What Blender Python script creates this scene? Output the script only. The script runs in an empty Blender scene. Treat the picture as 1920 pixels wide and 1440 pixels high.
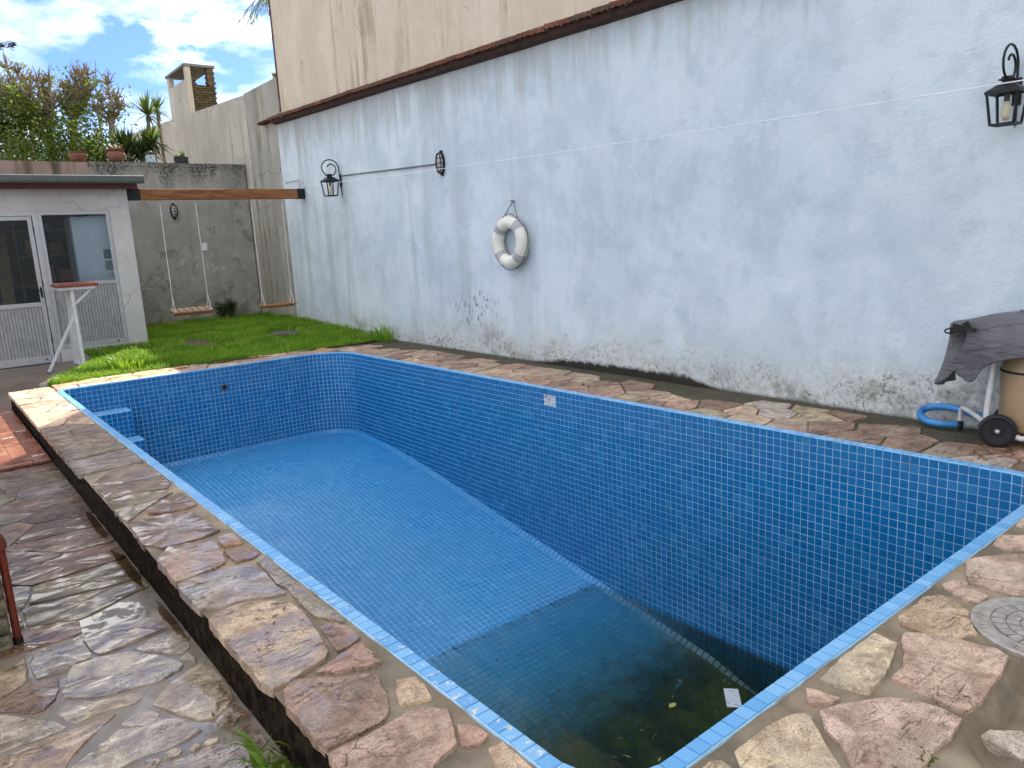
import bpy, bmesh, math, random
from mathutils import Vector, Matrix, noise as mnoise
R = math.radians
EXPOSURE = 2.38
CLOUD_LOC = (4.646, 4.047, 0.691)
CLOUD_GAIN = 9.0
SKY_TINT = (0.15, 0.215, 0.37)
SUN_E = 2.0
WATER_DENS = 0.8
random.seed(7)
SC = bpy.context.scene
COL = SC.collection

# ------------------------------------------------------------------ camera
cam_d = bpy.data.cameras.new('camera')
cam = bpy.data.objects.new('camera', cam_d); COL.objects.link(cam)
cam_d.sensor_fit = 'HORIZONTAL'; cam_d.sensor_width = 36.0
cam_d.lens = 36.0*1401.557/1920.0
cam_d.clip_start = 0.05; cam_d.clip_end = 2000.0
_yaw, _pit, _rol = 0.6693715, 0.1912103, -0.0531138
_f = Vector((math.sin(_yaw)*math.cos(_pit), math.cos(_yaw)*math.cos(_pit), -math.sin(_pit)))
_r = Vector((math.cos(_yaw), -math.sin(_yaw), 0)); _u = _r.cross(_f)
_r2 = _r*math.cos(_rol) + _u*math.sin(_rol); _u2 = _u*math.cos(_rol) - _r*math.sin(_rol)
M = Matrix((_r2, _u2, -_f)).transposed().to_4x4(); M.translation = Vector((0, 0, 1.3))
cam.matrix_world = M
SC.camera = cam

# ------------------------------------------------------------------ sky, sun, exposure
SUN_AZ, SUN_EL = R(40), R(41)          # azimuth from +Y towards +X
SC.view_settings.view_transform = 'Standard'
SC.view_settings.look = 'None'
SC.view_settings.exposure = EXPOSURE
SC.view_settings.gamma = 1.0
SC.view_settings.use_curve_mapping = False
world = bpy.data.worlds.new('World'); SC.world = world; world.use_nodes = True
wn = world.node_tree.nodes; wl = world.node_tree.links; wn.clear()
def wnode(t, **k):
    n = wn.new(t)
    for a, b in k.items(): setattr(n, a, b)
    return n
w_out = wnode('ShaderNodeOutputWorld'); w_bg = wnode('ShaderNodeBackground')
w_bg.inputs['Strength'].default_value = 0.1
sky = wnode('ShaderNodeTexSky', sky_type='NISHITA', sun_disc=False, sun_elevation=SUN_EL, sun_rotation=SUN_AZ)
sky.air_density = 1.0; sky.dust_density = 0.6; sky.ozone_density = 2.0
tc = wnode('ShaderNodeTexCoord')
mp = wnode('ShaderNodeMapping'); mp.inputs['Scale'].default_value = (1, 1, 2.2); mp.inputs['Location'].default_value = CLOUD_LOC
n1 = wnode('ShaderNodeTexNoise'); n1.inputs['Scale'].default_value = 3.1; n1.inputs['Detail'].default_value = 9; n1.inputs['Roughness'].default_value = 0.56; n1.inputs['Distortion'].default_value = 0.25
rp = wnode('ShaderNodeValToRGB'); rp.color_ramp.elements[0].position = 0.45; rp.color_ramp.elements[1].position = 0.60
n2 = wnode('ShaderNodeTexNoise'); n2.inputs['Scale'].default_value = 5.5; n2.inputs['Detail'].default_value = 7
rp2 = wnode('ShaderNodeValToRGB')
rp2.color_ramp.elements[0].position = 0.40; rp2.color_ramp.elements[0].color = (0.29, 0.325, 0.37, 1)
rp2.color_ramp.elements[1].position = 0.60; rp2.color_ramp.elements[1].color = (1.0, 0.965, 0.91, 1)
cm = wnode('ShaderNodeVectorMath', operation='SCALE'); cm.inputs['Scale'].default_value = CLOUD_GAIN
mx = wnode('ShaderNodeMix', data_type='RGBA')
gm = wnode('ShaderNodeVectorMath', operation='MULTIPLY'); gm.inputs[1].default_value = SKY_TINT
wl.new(tc.outputs['Generated'], mp.inputs['Vector'])
wl.new(mp.outputs['Vector'], n1.inputs['Vector']); wl.new(mp.outputs['Vector'], n2.inputs['Vector'])
wl.new(n1.outputs['Fac'], rp.inputs['Fac']); wl.new(n2.outputs['Fac'], rp2.inputs['Fac'])
wl.new(rp2.outputs['Color'], cm.inputs[0])
wl.new(sky.outputs['Color'], gm.inputs[0])
wl.new(rp.outputs['Color'], mx.inputs['Factor']); wl.new(gm.outputs['Vector'], mx.inputs['A']); wl.new(cm.outputs['Vector'], mx.inputs['B'])
wl.new(mx.outputs['Result'], w_bg.inputs['Color']); wl.new(w_bg.outputs['Background'], w_out.inputs['Surface'])
sun_d = bpy.data.lights.new('sun', 'SUN'); sun_d.energy = SUN_E; sun_d.angle = R(0.5); sun_d.color = (1.0, 0.93, 0.82)
sun = bpy.data.objects.new('sun', sun_d); COL.objects.link(sun)
_sd = Vector((math.sin(SUN_AZ)*math.cos(SUN_EL), math.cos(SUN_AZ)*math.cos(SUN_EL), math.sin(SUN_EL)))
sun.rotation_euler = _sd.to_track_quat('Z', 'Y').to_euler(); sun.location = _sd*50

# ------------------------------------------------------------------ helpers
def nz(x, y=0.0, z=0.0): return mnoise.noise(Vector((x, y, z)))
def tag(o, label=None, cat=None, group=None, kind=None):
    if label: o['label'] = label
    if cat: o['category'] = cat
    if group: o['group'] = group
    if kind: o['kind'] = kind
    return o
def thing(name, label, cat, loc=(0, 0, 0), rz=0.0, group=None, kind=None):
    o = bpy.data.objects.new(name, None); COL.objects.link(o)
    o.empty_display_size = 0.1; o.location = loc; o.rotation_euler = (0, 0, rz)
    return tag(o, label, cat, group, kind)
def mesh_obj(name, me, parent=None, loc=None):
    o = bpy.data.objects.new(name, me); COL.objects.link(o)
    if parent: o.parent = parent
    if loc is not None: o.location = loc
    return o
class MB:
    def __init__(s): s.v = []; s.f = []
    def add(s, vs, fs):
        k = len(s.v); s.v += [tuple(v) for v in vs]; s.f += [tuple(i+k for i in f) for f in fs]; return s
    def box(s, c, d, m=None):
        x, y, z = d[0]/2, d[1]/2, d[2]/2
        vs = [Vector((a*x, b*y, e*z)) for a in (-1, 1) for b in (-1, 1) for e in (-1, 1)]
        if m is not None: vs = [m @ v for v in vs]
        vs = [v + Vector(c) for v in vs]
        return s.add(vs, [(0, 1, 3, 2), (4, 6, 7, 5), (0, 4, 5, 1), (2, 3, 7, 6), (0, 2, 6, 4), (1, 5, 7, 3)])
    def b2(s, lo, hi):
        return s.box([(a+b)/2 for a, b in zip(lo, hi)], [b-a for a, b in zip(lo, hi)])
    def bar(s, p, q, w, h=None):
        p = Vector(p); q = Vector(q); d = q-p; h = h or w
        m = d.to_track_quat('Y', 'Z').to_matrix()
        return s.box((p+q)/2, (w, d.length, h), m)
    def tube(s, pts, r, n=8, closed=False, cap=True):
        pts = [Vector(p) for p in pts]; N = len(pts)
        rr = r if isinstance(r, (list, tuple)) else [r]*N
        k = len(s.v); prev = None
        for i, p in enumerate(pts):
            a = pts[(i-1) % N] if (i > 0 or closed) else p
            b = pts[(i+1) % N] if (i < N-1 or closed) else p
            t = (b-a).normalized()
            if prev is None:
                up = Vector((0, 0, 1)) if abs(t.z) < 0.9 else Vector((1, 0, 0))
                u = t.cross(up).normalized()
            else:
                u = (prev - t*prev.dot(t)).normalized()
            prev = u; w = t.cross(u)
            for j in range(n):
                an = 2*math.pi*j/n
                s.v.append(tuple(p + (u*math.cos(an) + w*math.sin(an))*rr[i]))
        m = N if closed else N-1
        for i in range(m):
            i2 = (i+1) % N
            for j in range(n):
                j2 = (j+1) % n
                s.f.append((k+i*n+j, k+i*n+j2, k+i2*n+j2, k+i2*n+j))
        if cap and not closed:
            s.f.append(tuple(k+j for j in range(n))[::-1]); s.f.append(tuple(k+(N-1)*n+j for j in range(n)))
        return s
    def lathe(s, prof, n=16, c=(0, 0, 0), m=None, rot=0.0):
        k = len(s.v); c = Vector(c)
        for r, z in prof:
            for j in range(n):
                a = 2*math.pi*j/n + rot
                v = Vector((r*math.cos(a), r*math.sin(a), z))
                if m is not None: v = m @ v
                s.v.append(tuple(v+c))
        for i in range(len(prof)-1):
            for j in range(n):
                j2 = (j+1) % n
                s.f.append((k+i*n+j, k+i*n+j2, k+(i+1)*n+j2, k+(i+1)*n+j))
        s.f.append(tuple(k+j for j in range(n))[::-1]); s.f.append(tuple(k+(len(prof)-1)*n+j for j in range(n)))
        return s
    def prism(s, poly, z0, z1):
        n = len(poly); k = len(s.v)
        s.v += [(x, y, z0) for x, y in poly] + [(x, y, z1) for x, y in poly]
        s.f.append(tuple(k+i for i in range(n))[::-1]); s.f.append(tuple(k+n+i for i in range(n)))
        for i in range(n):
            j = (i+1) % n; s.f.append((k+i, k+j, k+n+j, k+n+i))
        return s
    def build(s, name, mat, parent=None, world=True, smooth=None, bevel=0.0, loc=None):
        vs = s.v
        if parent is not None and world and loc is None:
            p = parent; off = Vector((0, 0, 0))
            while p is not None: off += p.location; p = p.parent
            vs = [(a-off.x, b-off.y, c-off.z) for a, b, c in vs]
        me = bpy.data.meshes.new(name); me.from_pydata(vs, [], s.f); me.update()
        if mat: me.materials.append(mat)
        if smooth is not None:
            me.polygons.foreach_set('use_smooth', [True]*len(me.polygons)); me.set_sharp_from_angle(angle=R(smooth))
        o = mesh_obj(name, me, parent, loc)
        if bevel:
            b = o.modifiers.new('bevel', 'BEVEL'); b.width = bevel; b.segments = 2; b.limit_method = 'ANGLE'
        return o
def grid(name, nx, ny, fn, mat, parent=None, smooth=True):
    vs = [fn(i/nx, j/ny) for j in range(ny+1) for i in range(nx+1)]
    fs = [(j*(nx+1)+i, j*(nx+1)+i+1, (j+1)*(nx+1)+i+1, (j+1)*(nx+1)+i) for j in range(ny) for i in range(nx)]
    b = MB(); b.v = vs; b.f = fs
    return b.build(name, mat, parent, smooth=60 if smooth else None)
def copy_tree(o, parent=None):
    c = o.copy(); COL.objects.link(c); c.parent = parent
    for ch in list(o.children): copy_tree(ch, c)
    return c

# ------------------------------------------------------------------ material helper
class Mt:
    def __init__(s, name, rough=0.6, spec=0.5, metal=0.0, color=None):
        s.m = bpy.data.materials.new(name); s.m.use_nodes = True
        s.nt = s.m.node_tree; s.b = s.nt.nodes['Principled BSDF']
        s.b.inputs['Roughness'].default_value = rough
        s.b.inputs['Specular IOR Level'].default_value = spec
        s.b.inputs['Metallic'].default_value = metal
        if color: s.b.inputs['Base Color'].default_value = (*color, 1)
        s._pos = None
    def n(s, t, **k):
        x = s.nt.nodes.new(t)
        for a, b in k.items(): setattr(x, a, b)
        return x
    def put(s, sock, v):
        if v is None: return
        if isinstance(v, bpy.types.NodeSocket): s.nt.links.new(v, sock)
        elif isinstance(v, (tuple, list)) and len(v) == 3 and sock.type == 'RGBA': sock.default_value = (*v, 1)
        else: sock.default_value = v
    def pos(s):
        if s._pos is None: s._pos = s.n('ShaderNodeNewGeometry').outputs['Position']
        return s._pos
    def obj(s): return s.n('ShaderNodeTexCoord').outputs['Object']
    def xyz(s, v=None):
        x = s.n('ShaderNodeSeparateXYZ'); s.put(x.inputs[0], v or s.pos()); return x.outputs
    def scale(s, v, sc, loc=(0, 0, 0), rot=(0, 0, 0)):
        x = s.n('ShaderNodeMapping'); s.put(x.inputs['Vector'], v); x.inputs['Scale'].default_value = sc
        x.inputs['Location'].default_value = loc; x.inputs['Rotation'].default_value = rot
        return x.outputs[0]
    def noise(s, sc, det=4, rough=0.55, vec=None, dist=0.0):
        x = s.n('ShaderNodeTexNoise'); s.put(x.inputs['Vector'], vec or s.pos())
        x.inputs['Scale'].default_value = sc; x.inputs['Detail'].default_value = det
        x.inputs['Roughness'].default_value = rough; x.inputs['Distortion'].default_value = dist
        return x.outputs['Fac']
    def voro(s, sc, vec=None, feature='F1', out='Distance', rnd=1.0):
        x = s.n('ShaderNodeTexVoronoi', feature=feature); s.put(x.inputs['Vector'], vec or s.pos())
        x.inputs['Scale'].default_value = sc; x.inputs['Randomness'].default_value = rnd
        return x.outputs[out]
    def ramp(s, f, a, b, c0=0.0, c1=1.0):
        x = s.n('ShaderNodeMapRange', interpolation_type='SMOOTHSTEP'); s.put(x.inputs['Value'], f)
        x.inputs['From Min'].default_value = a; x.inputs['From Max'].default_value = b
        x.inputs['To Min'].default_value = c0; x.inputs['To Max'].default_value = c1
        return x.outputs[0]
    def cramp(s, f, stops):
        x = s.n('ShaderNodeValToRGB'); s.put(x.inputs[0], f); cr = x.color_ramp
        while len(cr.elements) < len(stops): cr.elements.new(0.5)
        for e, (p, c) in zip(cr.elements, stops): e.position = p; e.color = (*c, 1)
        return x.outputs[0]
    def mix(s, f, a, b, mode='MIX'):
        x = s.n('ShaderNodeMix', data_type='RGBA', blend_type=mode)
        s.put(x.inputs['Factor'], f); s.put(x.inputs['A'], a); s.put(x.inputs['B'], b)
        return x.outputs['Result']
    def math(s, op, a, b=0.0, c=None):
        x = s.n('ShaderNodeMath', operation=op); s.put(x.inputs[0], a); s.put(x.inputs[1], b)
        if c is not None: s.put(x.inputs[2], c)
        return x.outputs[0]
    def bump(s, h, strength=0.5, dist=0.01, prev=None):
        x = s.n('ShaderNodeBump'); s.put(x.inputs['Height'], h); x.inputs['Strength'].default_value = strength
        x.inputs['Distance'].default_value = dist
        if prev is not None: s.put(x.inputs['Normal'], prev)
        return x.outputs[0]
    def island(s): return s.n('ShaderNodeNewGeometry').outputs['Random Per Island']
    def orand(s): return s.n('ShaderNodeObjectInfo').outputs['Random']
    def ocol(s): return s.n('ShaderNodeObjectInfo').outputs['Color']
    def col(s, v): s.put(s.b.inputs['Base Color'], v); return s
    def rough(s, v): s.put(s.b.inputs['Roughness'], v); return s
    def nrm(s, v): s.put(s.b.inputs['Normal'], v); return s
def plain(name, col, rough=0.6, metal=0.0, var=0.12, sc=14.0, bump=0.0, spec=0.5):
    t = Mt(name, rough, spec, metal)
    f = t.noise(sc, 5, 0.6, t.obj())
    t.col(t.mix(t.ramp(f, 0.3, 0.7), tuple(c*(1-var) for c in col), tuple(min(1, c*(1+var)) for c in col)))
    t.rough(t.ramp(t.noise(sc*2, 3, 0.5, t.obj()), 0.3, 0.7, max(0.05, rough-0.1), min(1, rough+0.1)))
    if bump: t.nrm(t.bump(t.noise(sc*4, 4, 0.6, t.obj()), bump, 0.004))
    return t.m
def wallX(y): return 5.0 + 0.024*y

# ---- materials
def m_stone(name, wet):
    t = Mt(name, 0.7, 0.5)
    off = t.n('ShaderNodeVectorMath', operation='SCALE'); t.put(off.inputs[0], (1.7, 3.1, 2.3)); 
    mul = t.math('MULTIPLY', t.orand(), 30.0); t.put(off.inputs['Scale'], mul)
    ad = t.n('ShaderNodeVectorMath', operation='ADD'); t.put(ad.inputs[0], t.pos()); t.put(ad.inputs[1], off.outputs[0])
    v = ad.outputs[0]
    c0 = t.ocol()
    pl = t.noise(2.6, 7, 0.62, v, 0.4); lv = t.math('DIVIDE', t.math('FLOOR', t.math('MULTIPLY', pl, 11.0)), 11.0)
    frac = t.math('FRACT', t.math('MULTIPLY', pl, 11.0))
    n6 = t.noise(190, 3, 0.75, v)
    n1 = t.noise(9, 8, 0.66, v, 0.5); n2 = t.noise(3.2, 4, 0.5, v); n3 = t.noise(55, 5, 0.7, v)
    lay = t.scale(v, (5.0, 26.0, 10.0), rot=(0, 0, R(18)))
    n4 = t.noise(1.0, 8, 0.65, lay, 1.3)
    c = t.mix(t.ramp(n1, 0.34, 0.68), t.mix(1.0, c0, (0.60, 0.51, 0.45), 'MULTIPLY'), t.mix(1.0, c0, (1.32, 1.28, 1.22), 'MULTIPLY'))
    c = t.mix(t.ramp(n2, 0.52, 0.68, 0, 0.5), c, (0.52, 0.44, 0.32))
    c = t.mix(t.ramp(n3, 0.52, 0.66, 0, 0.6), c, t.mix(1.0, c0, (0.45, 0.40, 0.37), 'MULTIPLY'))
    c = t.mix(t.ramp(n3, 0.46, 0.36, 0, 0.35), c, t.mix(0.5, c0, (0.6, 0.55, 0.46)))
    c = t.mix(t.ramp(n4, 0.58, 0.72, 0, 0.5), c, (0.16, 0.11, 0.085))
    dv = t.n('ShaderNodeVectorMath', operation='ADD'); t.put(dv.inputs[0], v); nw = t.n('ShaderNodeTexNoise'); t.put(nw.inputs['Vector'], v); nw.inputs['Scale'].default_value = 7; nw.inputs['Detail'].default_value = 6; sv = t.n('ShaderNodeVectorMath', operation='SCALE'); t.put(sv.inputs[0], nw.outputs['Color']); sv.inputs['Scale'].default_value = 0.35; t.put(dv.inputs[1], sv.outputs[0])
    crack = t.ramp(t.voro(4.0, dv.outputs[0], 'DISTANCE_TO_EDGE'), 0.0, 0.012, 1, 0)
    crack = t.math('MULTIPLY', crack, t.ramp(t.noise(3, 2, 0.5, v), 0.56, 0.64))
    c = t.mix(t.math('MULTIPLY', crack, 0.7), c, (0.05, 0.04, 0.03))
    c = t.mix(t.ramp(frac, 0.10, 0.0, 0, 0.45), c, t.mix(1.0, c0, (0.36, 0.32, 0.30), 'MULTIPLY'))
    c = t.mix(t.ramp(n6, 0.50, 0.64, 0, 0.75), c, t.mix(1.0, c, (0.52, 0.48, 0.45), 'MULTIPLY'))
    c = t.mix(t.ramp(n6, 0.48, 0.34, 0, 0.45), c, t.mix(1.0, c, (1.45, 1.42, 1.38), 'MULTIPLY'))
    rg = t.math('ABSOLUTE', t.math('SUBTRACT', t.noise(1.0, 6, 0.6, t.scale(v, (4.5, 15.0, 8.0), rot=(0, 0, R(14))), 1.0), 0.5))
    rk = t.math('MULTIPLY', t.ramp(rg, 0.016 if wet else 0.009, 0.002), t.ramp(t.noise(5, 3, 0.5, v), 0.46, 0.60))
    c = t.mix(t.math('MULTIPLY', rk, 0.7 if wet else 0.38), c, t.mix(1.0, c0, (0.16, 0.12, 0.10), 'MULTIPLY'))
    if wet:
        wm = t.noise(2.3, 5, 0.6, t.pos(), 0.6)
        x = t.xyz()
        wr = t.math('ADD', wm, 0.02)
        wr = t.math('ADD', wr, t.ramp(x['Y'], 2.6, 3.6, -0.02, 0.16))
        w = t.ramp(wr, 0.40, 0.54)
        dk_ = t.math('MULTIPLY', w, t.math('ADD', 0.32, t.math('MULTIPLY', t.ramp(x['Y'], 3.1, 3.6), t.ramp(x['X'], 0.72, 0.64, 0.2, 0.5))))
        c = t.mix(dk_, c, t.mix(1.0, c, (0.42, 0.37, 0.33), 'MULTIPLY'))
        hh = t.math('ADD', t.math('MULTIPLY', n4, 0.55), t.math('ADD', t.math('MULTIPLY', n1, 0.45), t.math('MULTIPLY', t.noise(30, 4, 0.6, lay), 0.25)))
        film = t.math('MULTIPLY', t.ramp(hh, 0.70, 0.615), w)
        t.rough(t.ramp(w, 0, 1, 0.7, 0.45)); t.put(t.b.inputs['Coat Weight'], film); t.b.inputs['Coat Roughness'].default_value = 0.03; t.b.inputs['Coat IOR'].default_value = 1.45
        cn = t.bump(t.math('ADD', t.math('MULTIPLY', n4, 0.8), t.math('ADD', t.math('MULTIPLY', lv, 0.9), t.math('MULTIPLY', n1, 0.5))), 0.045, 0.012); t.put(t.b.inputs['Coat Normal'], cn)
    else:
        t.rough(t.ramp(n1, 0.3, 0.7, 0.62, 0.85))
    t.col(c)
    h = t.math('ADD', t.math('MULTIPLY', n1, 0.8), t.math('MULTIPLY', n4, 0.9 if wet else 0.55))
    h = t.math('ADD', h, t.math('MULTIPLY', n3, 0.30)); h = t.math('ADD', h, t.math('MULTIPLY', t.noise(140, 4, 0.7, v), 0.12))
    h = t.math('ADD', h, t.math('MULTIPLY', lv, 1.6)); h = t.math('SUBTRACT', h, t.math('MULTIPLY', crack, 0.6)); h = t.math('SUBTRACT', h, t.math('MULTIPLY', rk, 0.5))
    t.nrm(t.bump(h, 0.9 if wet else 0.8, 0.018 if wet else 0.014))
    return t.m
M_WET = m_stone('wet_flagstone', True); M_DRY = m_stone('dry_flagstone', False)
def m_mortar(name, wet):
    t = Mt(name, 0.85, 0.35)
    n1 = t.noise(4, 6, 0.6); n2 = t.noise(60, 4, 0.7); n3 = t.noise(1.6, 4, 0.6)
    c = t.mix(t.ramp(n1, 0.35, 0.65), (0.20, 0.155, 0.10), (0.37, 0.295, 0.20))
    c = t.mix(t.ramp(n3, 0.5, 0.62, 0, 0.6), c, (0.12, 0.11, 0.08))
    c = t.mix(t.ramp(n2, 0.55, 0.7, 0, 0.6), c, (0.30, 0.25, 0.18))
    x = t.xyz()
    moss = t.math('MULTIPLY', t.ramp(t.math('ADD', x['X'], t.math('MULTIPLY', t.noise(3.5, 5, 0.65), 0.7)), 4.75, 5.1), t.ramp(x['Y'], 0.9, 1.3))
    c = t.mix(t.math('MULTIPLY', moss, 0.9), c, t.mix(t.ramp(n2, 0.4, 0.6), (0.03, 0.026, 0.018), (0.075, 0.07, 0.035)))
    if wet:
        c = t.mix(0.55, c, (0.15, 0.13, 0.11))
        w = t.ramp(t.math('ADD', t.noise(2.3, 5, 0.6, None, 0.6), t.ramp(x['Y'], 2.6, 3.6, -0.02, 0.16)), 0.42, 0.58)
        t.rough(t.ramp(w, 0, 1, 0.75, 0.4)); t.put(t.b.inputs['Coat Weight'], t.math('MULTIPLY', w, t.ramp(t.noise(11, 6, 0.65), 0.54, 0.49))); t.b.inputs['Coat Roughness'].default_value = 0.03; t.put(t.b.inputs['Coat Normal'], t.bump(n1, 0.1, 0.01))
    t.col(c); t.nrm(t.bump(t.math('ADD', n1, t.math('MULTIPLY', n2, 0.35)), 0.8, 0.012))
    return t.m
M_MORT = m_mortar('dry_mortar', False); M_MORTW = m_mortar('wet_mortar', True)
M_TERR = plain('damp_brown_floor', (0.155, 0.115, 0.085), 0.4, var=0.3, sc=5, bump=0.3)
def m_whitewall():
    t = Mt('weathered_white_paint', 0.85, 0.25)
    x = t.xyz(); Y, Z = x['Y'], x['Z']
    n1 = t.noise(1.1, 7, 0.62); n2 = t.noise(4.5, 6, 0.6); n3 = t.noise(70, 3, 0.6); n5 = t.noise(22, 4, 0.65)
    c = t.mix(t.ramp(n1, 0.36, 0.64), (0.545, 0.625, 0.655), (0.66, 0.735, 0.755))
    pa = t.noise(2.1, 8, 0.68, t.scale(t.pos(), (1, 1, 0.75)), 0.8); c = t.mix(t.ramp(pa, 0.48, 0.57, 0, 0.4), c, (0.68, 0.765, 0.795)); pb = t.noise(1.5, 8, 0.66, t.scale(t.pos(), (1, 1, 0.8), loc=(3, 5, 1)), 0.6); c = t.mix(t.ramp(pb, 0.52, 0.60, 0, 0.38), c, (0.475, 0.565, 0.59)); c = t.mix(t.ramp(n2, 0.55, 0.72, 0, 0.4), c, (0.76, 0.775, 0.78))
    c = t.mix(t.ramp(n2, 0.48, 0.3, 0, 0.45), c, (0.455, 0.535, 0.565))
    st = t.noise(1.0, 5, 0.6, t.scale(t.pos(), (2.2, 2.2, 0.22)))
    st2 = t.noise(1.0, 4, 0.6, t.scale(t.pos(), (7, 7, 0.5)))
    far = t.ramp(Y, 3.0, 9.5, 0.12, 1.0)
    c = t.mix(t.math('MULTIPLY', t.ramp(st, 0.50, 0.66, 0, 0.6), far), c, (0.42, 0.475, 0.48))
    c = t.mix(t.math('MULTIPLY', t.ramp(st2, 0.52, 0.7, 0, 0.22), far), c, (0.45, 0.49, 0.48))
    # drips that start under the tiled ledge
    dl = t.math('ADD', Z, t.math('MULTIPLY', st2, 1.3))
    c = t.mix(t.ramp(dl, 3.3, 3.95, 0, 0.6), c, (0.36, 0.34, 0.30))
    # pale round filler patches
    sp = t.voro(1.6, t.scale(t.pos(), (0.0, 1, 1), loc=(0, 0.3, 0.2)))
    ring = t.math('MULTIPLY', t.ramp(sp, 0.035, 0.055), t.ramp(sp, 0.085, 0.06))
    c = t.mix(t.math('MULTIPLY', ring, 0.35), c, (0.78, 0.8, 0.83))
    # rising damp, flaked paint and mould along the foot
    edge = t.math('SUBTRACT', Z, t.math('MULTIPLY', t.math('SUBTRACT', t.noise(1.7, 5, 0.6), 0.5), 0.75))
    low = t.ramp(edge, 0.46, 0.06)
    c = t.mix(t.math('MULTIPLY', low, 0.7), c, t.mix(t.ramp(n5, 0.4, 0.6), (0.52, 0.51, 0.45), (0.68, 0.67, 0.62)))
    spk = t.ramp(t.noise(34, 6, 0.75), 0.50, 0.61)
    lum = t.ramp(t.noise(5.0, 5, 0.7), 0.40, 0.62)
    c = t.mix(t.math('MULTIPLY', t.math('MULTIPLY', spk, lum), t.math('MULTIPLY', low, 0.78)), c, (0.10, 0.10, 0.075))
    gr = t.math('MULTIPLY', t.ramp(edge, 0.30, 0.04), t.ramp(t.noise(2.6, 5, 0.7), 0.48, 0.62))
    c = t.mix(t.math('MULTIPLY', gr, 0.6), c, (0.17, 0.17, 0.105))
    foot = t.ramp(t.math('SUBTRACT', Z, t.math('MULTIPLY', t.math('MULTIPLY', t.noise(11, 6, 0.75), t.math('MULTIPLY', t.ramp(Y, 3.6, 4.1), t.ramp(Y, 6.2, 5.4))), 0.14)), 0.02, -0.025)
    c = t.mix(foot, c, (0.035, 0.03, 0.022))  # dark gap under the eroded plaster edge, its shade painted into the colour
    # scattered scars in the paint
    sc = t.math('MULTIPLY', t.ramp(t.noise(13, 4, 0.7), 0.70, 0.735), t.ramp(Z, 1.1, 0.7))
    c = t.mix(t.math('MULTIPLY', sc, 0.8), c, (0.16, 0.17, 0.17))
    dy = t.math('MULTIPLY', t.math('SUBTRACT', Y, 7.15), 1.6); dz = t.math('MULTIPLY', t.math('SUBTRACT', Z, 0.50), 3.0)
    rr = t.math('ADD', t.math('MULTIPLY', dy, dy), t.math('MULTIPLY', dz, dz))
    fl = t.math('MULTIPLY', t.ramp(rr, 0.9, 0.1), t.ramp(t.noise(24, 5, 0.65, t.scale(t.pos(), (1, 1, 0.5))), 0.565, 0.60))
    c = t.mix(t.math('MULTIPLY', fl, 0.85), c, (0.15, 0.17, 0.17))
    t.col(c)
    h = t.math('ADD', t.math('MULTIPLY', n3, 0.6), t.math('MULTIPLY', n5, 0.8))
    h = t.math('ADD', h, t.math('MULTIPLY', t.math('MULTIPLY', spk, low), -0.35))
    t.nrm(t.bump(h, 0.55, 0.010))
    return t.m
M_WALL = m_whitewall()
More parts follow.
